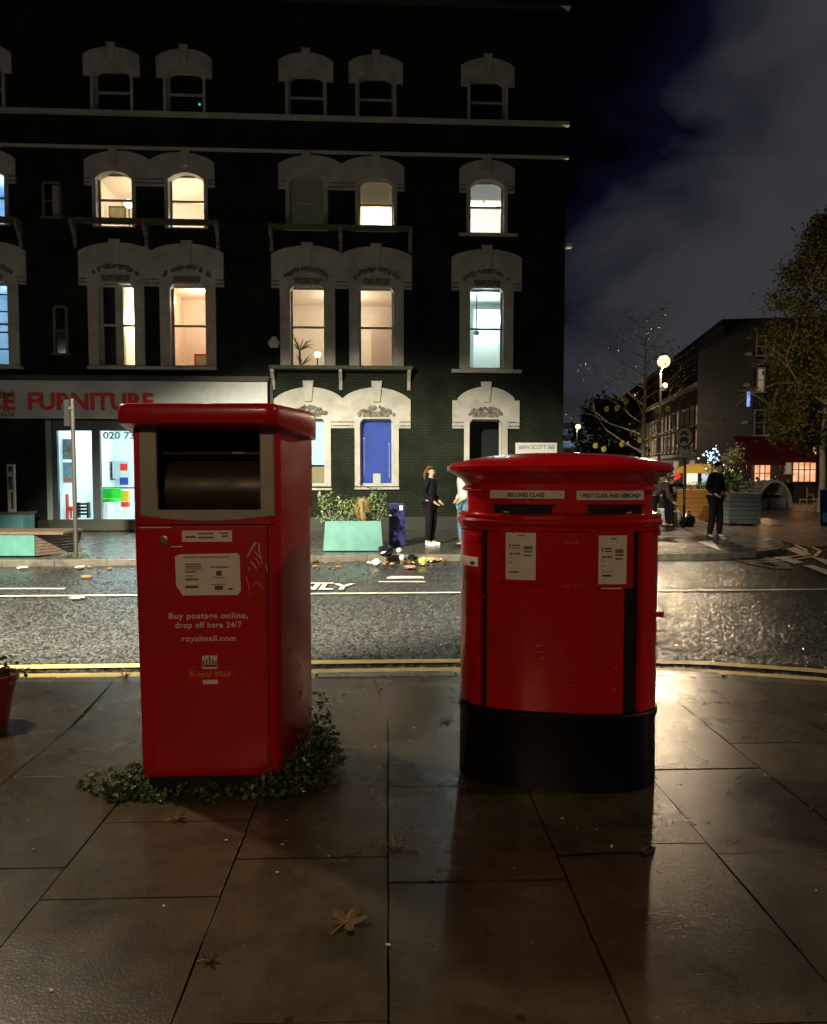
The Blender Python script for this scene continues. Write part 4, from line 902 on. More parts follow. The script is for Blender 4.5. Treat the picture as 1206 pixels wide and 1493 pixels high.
# enamel plates with lettering
for s_, px0, px1, py0, py1, tx0, tx1 in (('SECOND CLASS', 715, 823, 714.5, 727.5, 740, 794), ('FIRST CLASS AND ABROAD', 841, 938, 715.5, 729, 849, 932)):
    pl_ = oplate('enamel_plate', px0, px1, py0, py1, -.01, .0035, ENAM)
    a, z0 = ox(tx0, (py0+py1)/2+3.2); b = ox(tx1, (py0+py1)/2)[0]; vs, fs = textmesh(s_, .03, .0006, .0009); vs = fit(vs, a, z0, w=b-a, h=.0205); MB().add(wrap(vs, .004), fs).build('lettering', INK, pl_)
    for px in (px0+5, px1-5):
        x, z = ox(px, (py0+py1)/2); q = plan(tx(x), .004); MB().ball((q[0], q[1], z), .0035, 8, 6).build('screw', INK, pl_)
# slots with hood and lip
for px0, px1, py0, py1, cx in ((720, 806, 735, 752, 738), (858, 937, 736, 754, 917)):
    a, zt = ox(px0, py0); b, zb = ox(px1, py1)
    shell('letter_slot', tx(a), tx(b), zb, zt, -.02, -.0035, BLKM, n=12, bev=.0005)
    shell('slot_hood', tx(a-.015), tx(b+.01), zt, zt+.010, -.02, .016, RED, n=12, bev=.003)
    shell('slot_lip', tx(a-.01), tx(b+.01), zb-.016, zb-.002, -.02, .010, RED, n=12, bev=.003)
    shell('slot_ledge', tx(a+.03), tx(b-.02), zb-.040, zb-.034, -.03, .008, RED, n=12, bev=.002)
    x, z = ox(cx, (py0+py1)/2+3); q = plan(tx(x), .0); MB().ball((q[0], q[1], z), (.017, .004, .007), 10, 6).build('slot_badge', mat('worn_metal', (.35, .3, .25), .4, metal=.5), OB, smooth=True)
# notice frames
for px0, px1, py0, py1, fx0, fx1, fy0, fy1 in ((738.5, 781, 776, 845.5, 728, 790, 767, 852), (872.5, 911.5, 780.5, 851, 862, 921, 771, 858)):
    fr = oplate('notice_frame', fx0, fx1, fy0, fy1, -.001, .012, RED, bev=.004)
    nt_ = oplate('notice', px0, px1, py0, py1, .010, .0135, PAPER, fr, bev=.0005)
    w_ = px1-px0; h_ = py1-py0; rows = [(.42, .66, .05, .08), (.1, .16, .24, .33), (.2, .48, .25, .29), (.2, .5, .31, .34), (.12, .24, .42, .47), (.28, .5, .42, .46), (.1, .25, .52, .535), (.1, .22, .62, .635), (.6, .9, .28, .36), (.6, .9, .38, .42), (.6, .88, .46, .50), (.1, .55, .72, .73), (.1, .5, .75, .76)]
    for (u0, u1, v0, v1) in rows: pass
    pm = MB()
    def seg(u0, u1, v0, v1, mi):
        a, zt = ox(px0+w_*u0, py0+h_*v0); b, zb = ox(px0+w_*u1, py0+h_*v1)
        pts = [plan(tx(a+(b-a)*k/3), .0140) for k in range(4)]
        for k in range(3): pm.add([(*pts[k], zb), (*pts[k+1], zb), (*pts[k+1], zt), (*pts[k], zt)], [(0, 1, 2, 3)], mi)
    for r_ in rows: seg(*r_, 0)
    seg(.1, .45, .81, .845, 1)
    pm.build('print', [INKG, INK], nt_)
oplate('chipped_strip', 876, 906, 856.5, 858.2, .0, .0135, WPK, bev=.0002)
# royal cypher in relief
cyx, cyz = ox(805, 955); cm = MB()
vs, fs = textmesh('E', .085, .010, .001); cm.add(wrap(fit(vs, cyx-.085, cyz-.03, h=.075), .001), fs)
vs, fs = textmesh('R', .085, .010, .001); cm.add(wrap(fit(vs, cyx+.03, cyz-.03, h=.075), .001), fs)
vs, fs = textmesh('II', .05, .010, .001); cm.add(wrap(fit(vs, cyx-.012, cyz-.02, h=.04), .001), fs)
cw = [(-.04, 0), (-.045, .05), (-.022, .03), (0, .065), (.022, .03), (.045, .05), (.04, 0)]
vs, fs = fill2d([[(cyx+x, cyz+.065+z) for x, z in cw]], .010); cm.add(wrap(vs, .001), fs); cm.build('relief_cypher', RED, OB)
ws = MB()
def smear(px, py, w, h):
    a, zt = ox(px-w/2, py-h/2); b, zb = ox(px+w/2, py+h/2); pts = [plan(tx(a+(b-a)*k/2), .0012) for k in range(3)]
    for k in range(2): ws.add([(*pts[k], zb+.002*k), (*pts[k+1], zb), (*pts[k+1], zt), (*pts[k], zt-.003)], [(0, 1, 2, 3)])
for k in range(16): smear(random.uniform(822, 853), 791+random.gauss(0, 1.3), random.uniform(1, 4), random.uniform(1, 2.5))
for k in range(16): smear(random.uniform(820, 852), 854+random.gauss(0, 1.2), random.uniform(1, 4), random.uniform(1, 2.5))
ws.build('paint_scuffs', mat('scuff_pink', (.40, .09, .09), .6), OB)
# end details: sticker, lock knob, hinge tabs
def endbox(name, t, dt, z0, z1, o0, o1, m, par=OB, n=5): return shell(name, t-dt, t+dt, z0, z1, o0, o1, m, par, n, .0008)
def tpx(px, py):   # pixel to parameter on visible surface incl. ends
    x, z = ox(px, py); d = ray(px, py)
    best = min(((Vector(plan(-pi*k/400)), -pi*k/400) for k in range(401)), key=lambda q: abs(0)+abs(project(q[0], z)-px)); return best[1], z
def project(q, z):
    c, s = cos(PR), sin(PR); X = .755+q.x*c-q.y*s; Y = 4.02+q.x*s+q.y*c; zz = z-H
    return CX+F*X/(Y*cos(TH)-zz*sin(TH))
t0, z0 = tpx(671, 807); t1, z1 = tpx(697, 825); shell('sticker', t0, t1, z1-.004, z0, .0, .0015, PAPER, OB, 8, .0003)
ta, tb = tpx(686, 821)[0], tpx(692, 821)[0]; shell('sticker_print', ta, tb, z1+.004, z1+.020, .0, .0021, INK, OB, 3, .0002)
tt, zz = tpx(690, 890); q0 = Vector((*plan(tt, 0), zz)); q1 = Vector((*plan(tt, .038), zz)); MB().tube([q0, q0+(q1-q0)*.4, q1], [.017, .013, .019], 12).build('lock_knob', RED, OB, smooth=True)
tt, zz = tpx(703, 868); shell('hinge_tab', tt-.02, tt+.06, zz-.014, zz+.004, 0, .012, RED, OB, 4, .002)
tt, zz = tpx(690, 783); shell('data_plate', tt-.10, tt+.12, zz-.02, zz+.014, 0, .006, RED, OB, 6, .001)
tt, zz = tpx(956, 895); q0 = Vector((*plan(tt, 0), zz)); q1 = Vector((*plan(tt, .038), zz)); MB().tube([q0, q0+(q1-q0)*.4, q1], [.015, .012, .017], 12).build('lock_knob', RED, OB, smooth=True)
tt, zz = tpx(957, 775); shell('hinge_tab', tt-.04, tt+.04, zz-.02, zz+.02, 0, .016, RED, OB, 4, .002)
tt = -pi+.10; shell('rim_sticker', tt-.02, tt+.11, 1.594, 1.619, .05, .0735, WHT, OB, 4, .0003); shell('rim_print', tt+.03, tt+.05, 1.60, 1.615, .05, .0745, INK, OB, 2, .0002)

# ================================================================ SMALL FOREGROUND THINGS
PT = thing('red_flower_pot', 'small tapering red flower pot cut by the left edge of the photo', 'plant pot', (-2.66, 4.75, 0))
MB().lathe([(.08, 0), (.10, .01), (.155, .27), (.17, .28), (.17, .32), (.15, .32), (.145, .26)], 24).build('pot', mat('dark_red_pot', (.16, .008, .008), .4, var=.3), PT, smooth=True)
PL = thing('pot_plant', 'leafy dark green plant growing in the small red flower pot', 'plant', (-2.66, 4.75, .28))
leafmesh([(random.gauss(0, .09), random.gauss(0, .07), abs(random.gauss(0, .06))) for _ in range(260)], .028, 'foliage', IVM, PL, 1.3, .5, [6, 3, .3])
def leaf_thing(name, lab, cat, pos, size, rz, m, group=None, curl=.35):
    t = thing(name, lab, cat, pos, rz, group)
    n = 5; o = []
    for k in range(n*4):
        a = 2*pi*k/(n*4); r = size*(.42+.58*abs(cos((a)*n/2))**1.5) if abs(a-pi) > .3 else size*.2
        r *= random.uniform(.85, 1.1); o.append((r*cos(a), r*sin(a), .004+curl*size*(r/size)**2*abs(sin(a*1.3+1))))
    mb = MB(); n_ = len(o); mb.add([(0, 0, .004)]+o, [(0, 1+k, 1+(k+1) % n_) for k in range(n_)])
    mb.build('blade', m, t); MB().tube([(0, 0, .006), (-size*.6, size*.05, .012), (-size*1.25, size*.2, .006)], size*.025+.0006, 5).build('stalk', LEAFY, t); return t
LB1 = mat('dead_leaf_tan', (.35, .20, .07), .6, var=.4, vscale=30); LB2 = mat('dead_leaf_brown', (.16, .095, .03), .7, var=.5, vscale=30, spec=.2)
leaf_thing('maple_leaf', 'large brown maple leaf flat on the slabs at bottom centre', 'leaf', G(507, 1345), .075, R(65), LB2, curl=.35)
leaf_thing('maple_leaf', 'curled tan leaf beside a twig on the slab between the postboxes', 'leaf', G(578, 1236), .040, R(190), LB1, curl=.9)
leaf_thing('maple_leaf', 'brown leaf lying just in front of the ivy clump', 'leaf', G(258, 1195), .045, R(40), LB2, curl=.9)
leaf_thing('maple_leaf', 'orange brown leaf standing against the ivy right of the parcel postbox', 'leaf', G(488, 1086), .04, R(120), LB1, curl=1.2)
leaf_thing('maple_leaf', 'red brown leaf on the near kerb left of the parcel postbox', 'leaf', G(183, 988), .05, R(10), LB1, curl=.9)
leaf_thing('maple_leaf', 'brown leaf on the slab joint in front of the black foot of the pillar box', 'leaf', G(650, 1052), .05, R(210), mat('dark_leaf', (.03, .03, .02), .6), curl=.5)
leaf_thing('maple_leaf', 'small dark shrivelled leaf on the slab at bottom left', 'leaf', G(305, 1403), .03, R(15), mat('dark_shrivelled', (.03, .012, .008), .6), curl=.9)
leaf_thing('maple_leaf', 'tan leaf tip beside the yellow line joint between the boxes', 'leaf', G(556, 1003), .03, R(80), LB1, curl=.5)
tw = MB().tube([G(545, 1240)+Vector((0, 0, .006)), G(560, 1232)+Vector((0, 0, .012)), G(590, 1240)+Vector((0, 0, .006)), G(611, 1243)+Vector((0, 0, .005))], .003, 5).tube([G(556, 1230)+Vector((0, 0, .01)), G(566, 1242)+Vector((0, 0, .006))], .0015, 4)
tag(tw.build('twig', WOOD), 'thin broken twig under the curled tan leaf', 'twig')
cb = [G(812, 1249), G(850, 1248), G(900, 1245), G(935, 1243), G(946, 1236), G(954, 1238), G(952, 1246), G(942, 1250), G(933, 1246)]
tag(MB().tube([p+Vector((0, 0, .006)) for p in cb], .005, 6).build('cable_strap', BLK, smooth=True), 'thin black strap ending in a loop on the slabs before the pillar box', 'strap')
SCR = [mat('scrap_white', (.6, .58, .5), .6), mat('scrap_cream', (.45, .38, .22), .6), mat('scrap_grey', (.18, .16, .13), .6)]
proto = None; PTS = [(418, 1197), (489, 1218), (463, 1237), (479, 1250), (404, 1274), (495, 1168), (330, 1227), (376, 1200), (417, 1228), (412, 1233), (239, 1323), (120, 1389), (75, 1446), (49, 1240), (40, 1197), (820, 1195), (841, 1210), (1182, 1180), (1116, 1131), (750, 1268), (776, 1377), (566, 1380), (600, 1082), (608, 1088), (1035, 1290), (1120, 1268), (870, 1212), (892, 1236), (604, 1062), (118, 1036), (120, 1042), (147, 1035), (36, 1058), (1190, 1300), (1140, 1065), (700, 1330)]
for i, (px, py) in enumerate(PTS):
    if proto is None:
        mb = MB(); n = 7; r = [random.uniform(.6, 1) for _ in range(n)]
        mb.loft([[(.010*r[k]*cos(2*pi*k/n), .007*r[k]*sin(2*pi*k/n), z) for k in range(n)] for z in (.0005, .004)]); proto = mb.build('litter_fleck', SCR[0])
        o = proto
    else: o = proto.copy(); COL.objects.link(o)
    if i % 3:
        o2 = o.data.copy(); o.data = o2; o2.materials[0] = SCR[i % 3]
    o.location = G(px, py)+Vector((0, 0, .004)); o.rotation_euler = (random.uniform(-.25, .25), random.uniform(-.2, .2), random.uniform(0, 6)); s = random.uniform(.5, 1.1); o.scale = (s, s, s)
    tag(o, 'tiny pale leaf or litter fleck on the wet near slabs', 'litter', 'flecks scattered over the near pavement')

# ================================================================ ACROSS THE ROAD
# aqua planter
c = G(515, 805); PLN = thing('aqua_planter', 'turquoise trapezoid planter box on the far kerb by the blue window', 'planter', (c.x, c.y+.35, 0), R(2))
wb, wt_, hp = .58, .54, .50
vs = [(-.60, -.3, .02), (.57, -.3, .02), (.57, .3, .02), (-.60, .3, .02), (-.56, -.24, .60), (.53, -.24, .60), (.53, .26, .60), (-.56, .26, .60)]
MB().add(vs, [(0, 3, 2, 1), (0, 1, 5, 4), (1, 2, 6, 5), (2, 3, 7, 6), (3, 0, 4, 7)]).build('box', AQUA, PLN, bevel=.008)
MB().box(-.54, .51, -.22, .24, .5, .56).build('soil', SOIL, PLN)
LG = [mat('shrub_green', (.09, .15, .05), .5), mat('shrub_pale', (.18, .24, .09), .5), mat('shrub_dark', (.04, .07, .025), .5)]
def shrub(name, lab, pos, rx, h, n, size, mats, wts, spray_=0.0):
    t = thing(name, lab, 'plant', pos); pts = []
    cl_ = [(random.gauss(0, rx*.5), random.gauss(0, rx*.3), random.uniform(.2, .85)*h) for _ in range(11)]
    for k in range(n):
        q = random.choice(cl_); pts.append((q[0]+random.gauss(0, rx*.22), q[1]+random.gauss(0, rx*.2), max(.0, q[2]+random.gauss(0, h*.14))))
    leafmesh(pts, size, 'foliage', mats, t, 1.8, .3, wts)
    mb = MB()
    for q in cl_: mb.tube([(q[0]*.2, q[1]*.2, -.05), (q[0]*.7, q[1]*.7, q[2]*.6), q], .008, 4)
    mb.build('stems', WOOD, t); return t
shrub('bushy_shrub', 'leafy green shrub at the left end of the turquoise planter', (c.x-.40, c.y+.35, .55), .34, .50, 600, .045, LG, [4, 3, 2])
shrub('bushy_shrub', 'taller green shrub at the right end of the turquoise planter', (c.x+.42, c.y+.40, .50), .22, .66, 500, .045, LG, [4, 3, 2])
t = thing('ornamental_grass', 'tuft of straw-coloured grass in the middle of the turquoise planter', 'plant', (c.x+.17, c.y+.28, .52)); mb = MB()
for k in range(330):
    a = random.uniform(0, 6.28); r = random.uniform(.02, .36); h = random.uniform(.25, .56); p0 = Vector((.05*cos(a), .05*sin(a), 0)); p1 = Vector((r*.6*cos(a), r*.5*sin(a), h)); p2 = Vector((r*1.15*cos(a), r*1.0*sin(a), h*random.uniform(.5, .95))); n = Vector((-sin(a), cos(a), 0))*.0024
    mb.add([p0-n, p0+n, p1+n, p2, p1-n], [(0, 1, 2, 4), (4, 2, 3)])
mb.build('blades', mat('straw_grass', (.34, .25, .10), .6), t)
# navy bin / cabinet
c = G(578, 797); t = thing('navy_cabinet', 'narrow dark blue cabinet bin beside the turquoise planter', 'bin', (c.x, c.y+.2, 0), R(4))
MB().box(-.16, .17, -.2, .2, .02, .86).build('body', NAVY, t, bevel=.012); MB().box(-.15, .16, -.19, .19, .86, .90).build('lid', NAVY, t, bevel=.01); MB().box(.05, .12, -.206, -.201, .76, .86).build('white_label', WHT, t); MB().box(-.08, -.02, -.206, -.201, .12, .19).build('white_label', WHT, t); MB().box(-.12, .12, -.205, -.201, .3, .31).build('seam', BLK, t)
# litter heap in the gutter
def crumple(name, lab, px, py, r, m, flat=.7, z=-.105, grp=None, cat='litter'):
    mb = MB(); p = G(px, py, z); n, mm = 9, 6
    mb.loft([[(r*random.uniform(.7, 1.15)*sin(pi*(j+.3)/mm)*cos(2*pi*k/n), r*random.uniform(.7, 1.15)*sin(pi*(j+.3)/mm)*sin(2*pi*k/n), max(.002, r*flat*(1-cos(pi*(j+.3)/mm)))*random.uniform(.8, 1.1)) for k in range(n)] for j in range(mm)])
    o = mb.build(name, m); o.location = p; return tag(o, lab, cat, grp)
LW = mat('litter_white', (.62, .6, .55), .5, var=.3, vscale=20); LP = mat('litter_pink', (.5, .24, .18), .5, var=.3, vscale=20); LY = mat('litter_yellow', (.55, .50, .14), .5); LBK = mat('litter_black', (.012, .012, .014), .25); LPE = mat('litter_peach', (.50, .33, .17), .5)
crumple('crumpled_paper', 'white crumpled paper bag at the left of the gutter litter', 549, 825, .09, LW)
crumple('crumpled_paper', 'small white torn scrap leftmost in the gutter litter', 539, 822, .07, LW, .4)
crumple('crumpled_paper', 'white cup stood upright in the middle of the gutter litter', 586, 818, .055, LW, 1.2)
crumple('crumpled_paper', 'white scrap on top of the black bag on the far kerb', 582, 806, .06, LW, .8, 0)
crumple('food_wrapper', 'flattened pink wrapper in front of the gutter litter', 598, 829, .12, LP, .25)
crumple('food_wrapper', 'yellow and white wrapper at the right of the gutter litter', 617, 824, .09, LY, .8)
crumple('food_wrapper', 'flattened peach cardboard at the right end of the gutter litter', 630, 818, .17, LPE, .22)
crumple('rubbish_bag', 'black torn rubbish bag slumped on the far kerb beside the navy cabinet', 562, 812, .16, LBK, .7, 0, cat='bag')
crumple('rubbish_bag', 'small black bag between the white cup and yellow wrapper', 600, 817, .09, LBK, .7, cat='bag')
p = G(592, 844, -.105); vs, fs = fill2d([[(-.3, 0), (.28, .03), (.24, .14), (-.22, .16)]], .02); tag(MB().add([(v[0], v[2], -.1-v[1]) for v in vs], fs).build('flattened_carton', LW, loc=(p.x, p.y, 0)), 'flat white carton lying on the white bay line', 'litter')
for i in range(20):
    crumple('gutter_scrap', 'small mixed scrap in the litter strewn along the far gutter', random.uniform(556, 648), random.uniform(812, 824), random.uniform(.025, .055), random.choice([LW, LPE, LB1, LBK, LB2]), .5, grp='scraps along the far gutter')
for i in range(26):
    px = random.choice([random.uniform(455, 500), random.uniform(-10, 190), random.uniform(470, 660)]); leaf = crumple('gutter_leaf', 'wet brown leaf in the far gutter', px, random.uniform(818, 830), random.uniform(.03, .07), random.choice([LB1, LB2, LB2]), .25, grp='wet leaves in the far gutter', cat='leaf')
for lab, px, py in (('white scrap in the gutter nearest the left aqua bench', 33, 829), ('white scrap in the gutter by the foot of the sign post', 117, 828), ('pale scrap on the left bay marking', 112, 873), ('orange leaf on the road in front of the shop', 126, 842)):
    crumple('paper_scrap', lab, px, py, .10, LW if 'orange' not in lab else LB1, .2)

# sign post on the left
c = G(111, 812); t = thing('sign_post', 'grey metal post with an edge-on sign plate in front of the bright shop window', 'sign post', (c.x, c.y, 0))
ztop = PY(111, 581, c.y).z
MB().tube([(0, 0, 0), (0, 0, ztop)], .038, 12).build('pole', STEEL, t, smooth=True); MB().box(-.15, -.045, -.03, .03, ztop-.50, ztop-.02, rz=0).build('sign_plate', BLKM, t, bevel=.006); MB().box(-.05, .05, -.05, .05, ztop-.2, ztop-.15).build('clamp', STEEL, t)
leafmesh([(random.gauss(0, .12), random.gauss(0, .06), abs(random.gauss(0, .03))) for _ in range(60)], .04, 'grass_tuft', [LEAFG], tag(thing('weed_tuft', 'green weeds at the foot of the grey sign post', 'plant', (c.x+.05, c.y, 0)), None))
# parklet boxes
def slat_end(mb, x0, x1, y, z0, z1, n):
    for k in range(n):
        z = z0+(z1-z0)*k/n; mb.box(x0, x1, y-.03, y+.03, z+.008, z+(z1-z0)/n-.008)
c = G(52, 813); t = thing('aqua_bench', 'low aqua bench box with slatted timber end nearest the far kerb', 'bench', (c.x, c.y, 0))
MB().box(-1.6, -.02, .0, .62, .03, .42).build('box', AQUA, t, bevel=.008); MB().box(-1.6, .52, -.02, .9, .42, .47).build('timber_seat', WOOD, t, bevel=.006)
mb = MB()
for k in range(7): z = .03+.055*k; mb.add([(.0, .02, z), (.0, .02, z+.045), (.48, .84, z+.045), (.48, .84, z), (-.02, .05, z), (-.02, .05, z+.045), (.46, .87, z+.045), (.46, .87, z)], [(0, 1, 2, 3), (7, 6, 5, 4), (0, 3, 7, 4), (1, 5, 6, 2), (0, 4, 5, 1), (3, 2, 6, 7)])
mb.build('timber_slats', WOOD, t)
c = G(35, 780); t = thing('aqua_bench', 'taller aqua bench box set back behind the slatted one', 'bench', (c.x, c.y, 0)); MB().box(-1.6, -.02, 0, .6, .0, .50).build('box', mat('aqua_blue_paint', (.15, .40, .44), .45), t, bevel=.008); MB().box(-1.62, .02, -.02, .62, .50, .56).build('timber_seat', WOOD, t, bevel=.006)
q = G(18, 775); zb_ = PY(18, 745, q.y-.9).z; t = thing('white_totem', 'narrow white totem post with dark panels standing behind the aqua benches', 'sign', (PY(18, 745, q.y-.9).x, q.y-.9, zb_-.55), R(3))
h_ = .55+(745-677)/F*(q.y-.9); MB().box(-.09, .09, -.04, .04, 0, h_).build('body', mat('totem_white', (.5, .48, .42), .5), t, bevel=.01)
MB().box(-.05, .05, -.046, -.041, h_-.18, h_-.05).build('dark_screen', INK, t); MB().box(-.06, .04, -.046, -.041, h_-.5, h_-.3).build('blue_panel', mat('violet_blue', (.04, .03, .3), .4), t); MB().box(-.05, .05, -.046, -.041, h_-.62, h_-.5).build('grey_panel', SHF, t); MB().box(0, .05, -.046, -.041, .6, h_-.68).build('slot_panel', INK, t)

# ================================================================ PEOPLE
def skinned(name, V, E, m, parent, sub=1):
    me = bpy.data.meshes.new(name); me.from_pydata([v[0] for v in V], E, []); o = bpy.data.objects.new('t', me); COL.objects.link(o)
    md = o.modifiers.new('s', 'SKIN')
    for i, v in enumerate(V):
        r = v[1]; me.skin_vertices[0].data[i].radius = (r, r) if not hasattr(r, '__len__') else r
    me.skin_vertices[0].data[0].use_root = True; md.use_smooth_shade = True; ss = o.modifiers.new('u', 'SUBSURF'); ss.levels = sub; ss.render_levels = sub
    dg = bpy.context.evaluated_depsgraph_get(); nm = bpy.data.meshes.new_from_object(o.evaluated_get(dg)); bpy.data.objects.remove(o)
    nm.materials.clear(); nm.materials.append(m); nm.polygons.foreach_set('use_smooth', [True]*len(nm.polygons))
    o = bpy.data.objects.new(name, nm); return link(o, parent)
SKIN = mat('skin', (.45, .27, .18), .5)
def person(lab, pos, rz, h, top, bot, shoe, hair, pose, ponytail=False, cap=None, bag=None):
    k = h/1.70; P = thing('person', lab, 'person', pos, rz)
    J = dict(pel=(0, 0, .93), wai=(0, 0, 1.08), che=(0, -.01, 1.28), nb=(0, .0, 1.42), nk=(0, -.005, 1.48), jaw=(0, -.03, 1.535), hd=(0, -.015, 1.60), tp=(0, 0, 1.655),
             shL=(-.17, 0, 1.385), shR=(.17, 0, 1.385), elL=(-.22, .03, 1.11), elR=(.22, .03, 1.11), wrL=(-.21, -.07, .88), wrR=(.21, -.07, .88),
             hiL=(-.085, 0, .88), hiR=(.085, 0, .88), knL=(-.10, -.015, .49), knR=(.10, -.015, .49), anL=(-.105, .03, .085), anR=(.105, .03, .085), toL=(-.12, -.13, .035), toR=(.12, -.13, .035))
    J.update(pose); J = {a: Vector(b)*k for a, b in J.items()}
    def bld(name, keys, rads, edges, m, extra=None, sub=1):
        idx = {a: i for i, a in enumerate(keys)}; V = [(J[a], (rads[a][0]*k, rads[a][1]*k) if hasattr(rads[a], '__len__') else rads[a]*k) for a in keys]; return skinned(name, V, [(idx[a], idx[b]) for a, b in edges], m, P, sub)
    # hands: palm then fingers
    keys = list(J.keys()); rad = dict(pel=.115, wai=.10, che=.125, nb=.075, nk=.05, jaw=.062, hd=.082, tp=.06, shL=.055, shR=.055, elL=.04, elR=.04, wrL=.027, wrR=.027, hiL=.085, hiR=.085, knL=.056, knR=.056, anL=.038, anR=.038, toL=.032, toR=.032)
    edges = [('pel', 'wai'), ('wai', 'che'), ('che', 'nb'), ('nb', 'nk'), ('nk', 'jaw'), ('jaw', 'hd'), ('hd', 'tp'), ('nb', 'shL'), ('nb', 'shR'), ('shL', 'elL'), ('shR', 'elR'), ('elL', 'wrL'), ('elR', 'wrR'), ('pel', 'hiL'), ('pel', 'hiR'), ('hiL', 'knL'), ('hiR', 'knR'), ('knL', 'anL'), ('knR', 'anR'), ('anL', 'toL'), ('anR', 'toR')]
    for s in 'LR':
        d = (J['wr'+s]-J['el'+s]).normalized()*k; sx = Vector((0, 1, 0)) if abs(d.y) < .7 else Vector((1, 0, 0)); w0 = J['wr'+s]
        J['pa'+s] = w0+d*.06; rad['pa'+s] = (.034, .018); edges.append(('wr'+s, 'pa'+s)); fwd = Vector((0, -1, 0))
        for f in range(4):
            n1, n2 = 'f%d%s' % (f, s), 'g%d%s' % (f, s); ln = (.07, .08, .075, .06)[f]
            J[n1] = w0+d*(.06+ln*.5)+sx*(f-1.5)*.013*k+fwd*.004; J[n2] = w0+d*(.06+ln*.9)+sx*(f-1.5)*.014*k+fwd*.022*k; rad[n1] = .009; rad[n2] = .007; edges += [('pa'+s, n1), (n1, n2)]
        J['t1'+s] = w0+d*.045+sx*-.045*k; J['t2'+s] = w0+d*.08+sx*-.055*k; rad['t1'+s] = .011; rad['t2'+s] = .008; edges += [('pa'+s, 't1'+s), ('t1'+s, 't2'+s)]
    # nose
    hd = J['hd']; J['no'] = hd+(J['jaw']-hd)*.35+Vector((0, -.088*k, 0)) if 'nose' not in pose else Vector(pose['nose'])*k; rad['no'] = .012; edges.append(('hd', 'no'))
    keys = [a for a in J.keys() if a != 'nose']; bld('body', keys, rad, edges, SKIN)
    r2 = dict(pel=(.155, .13), wai=(.14, .125), che=(.165, .14), nb=.09, shL=.075, shR=.075, elL=.062, elR=.062, wrL=.045, wrR=.045); kk = ['pel', 'wai', 'che', 'nb', 'shL', 'shR', 'elL', 'elR', 'wrL', 'wrR']
    bld('jacket', kk, r2, [e_ for e_ in edges if e_[0] in kk and e_[1] in kk], top, sub=2)
    r3 = dict(pel=(.135, .12), hiL=.10, hiR=.10, knL=.078, knR=.078, anL=.065, anR=.065); kk = ['pel', 'hiL', 'hiR', 'knL', 'knR', 'anL', 'anR']
    bld('trousers', kk, r3, [e_ for e_ in edges if e_[0] in kk and e_[1] in kk], bot, sub=2)
    for s in 'LR':
        a, b = J['an'+s], J['to'+s]; c = (a+b)/2; d = (b-a); d.z = 0; L_ = d.length/2+.055*k; ang = math.atan2(d.y, d.x)
        pr = []
        for u in range(9):
            t = u/8; x = -L_+2*L_*t; wv = .047*k*math.sin(pi*min(.97, max(.03, t)))**.4; hv = (.10-.05*t)*k if t > .3 else .105*k
            pr.append([(c.x+cos(ang)*x-sin(ang)*yy, c.y+sin(ang)*x+cos(ang)*yy, zz+min(a.z, b.z)-.03*k) for yy, zz in ((-wv, 0), (wv, 0), (wv*.9, hv*.6), (wv*.4, hv), (-wv*.4, hv), (-wv*.9, hv*.6))])
        MB().loft(pr).build('shoe', shoe, P, smooth=True)
    up = (J['tp']-J['jaw']).normalized(); back = Vector((0, 1, 0)); hc = hd+up*.02*k+back*.016*k
    hm = MB(); n, m_ = 14, 9
    for j in range(1): pass
    rings = []
    for j in range(m_):
        th = pi*j/(m_-1)*.62+.001; rr = .099*k*sin(th); zz = .108*k*cos(th); rings.append([(hc.x+rr*cos(2*pi*q/n)*.92+up.x*zz, hc.y+rr*sin(2*pi*q/n)*(1.08 if sin(2*pi*q/n) > 0 else .78)+up.y*zz+(.02*k if sin(2*pi*q/n) < -.2 and j > 4 else 0)*3, hc.z+up.z*zz) for q in range(n)])
    hm.loft(rings, cap=False); hm.build('cap' if cap else 'hair', cap or hair, P, smooth=True)
    if cap: MB().box(hc.x-.06*k, hc.x+.06*k, hc.y-.17*k, hc.y-.07*k, hc.z+.0*k, hc.z+.012*k).build('cap_peak', cap, P)
    if ponytail: skinned('ponytail', [(hc+Vector((0, .09, .03))*k, .03*k), (hc+Vector((0, .14, -.03))*k, .035*k), (hc+Vector((-.01, .15, -.14))*k, .025*k), (hc+Vector((0, .13, -.22))*k, .01*k)], [(0, 1), (1, 2), (2, 3)], hair, P)
    ey = MB()
    if 'nose' not in pose:
        for s in (-1, 1): ey.ball((hd.x+s*.03*k, hd.y-.074*k, hd.z+.008*k), .010*k, 6, 5)
        ey.build('eyes', INK, P)
        MB().ball((J['jaw'].x, J['jaw'].y-.06*k, J['jaw'].z+.008*k), (.022*k, .006*k, .006*k), 8, 5).build('mouth', mat('lips', (.3, .1, .08), .5), P)
        for s in (-1, 1): MB().ball((hd.x+s*.083*k, hd.y+.01*k, hd.z-.01*k), (.01*k, .018*k, .028*k), 6, 5).build('ear', SKIN, P)
    return P
BLKC = mat('black_cloth', (.008, .008, .010), .9, spec=.08); HAIRB = mat('brown_hair', (.10, .055, .025), .5); HAIRK = mat('black_hair', (.01, .008, .007), .5); WSH = mat('white_trainer', (.7, .68, .62), .5); BSH = mat('black_shoe', (.01, .01, .01), .4); GREYC = mat('grey_hoodie', (.36, .38, .37), .85); JEAN = mat('blue_denim', (.07, .16, .24), .8)
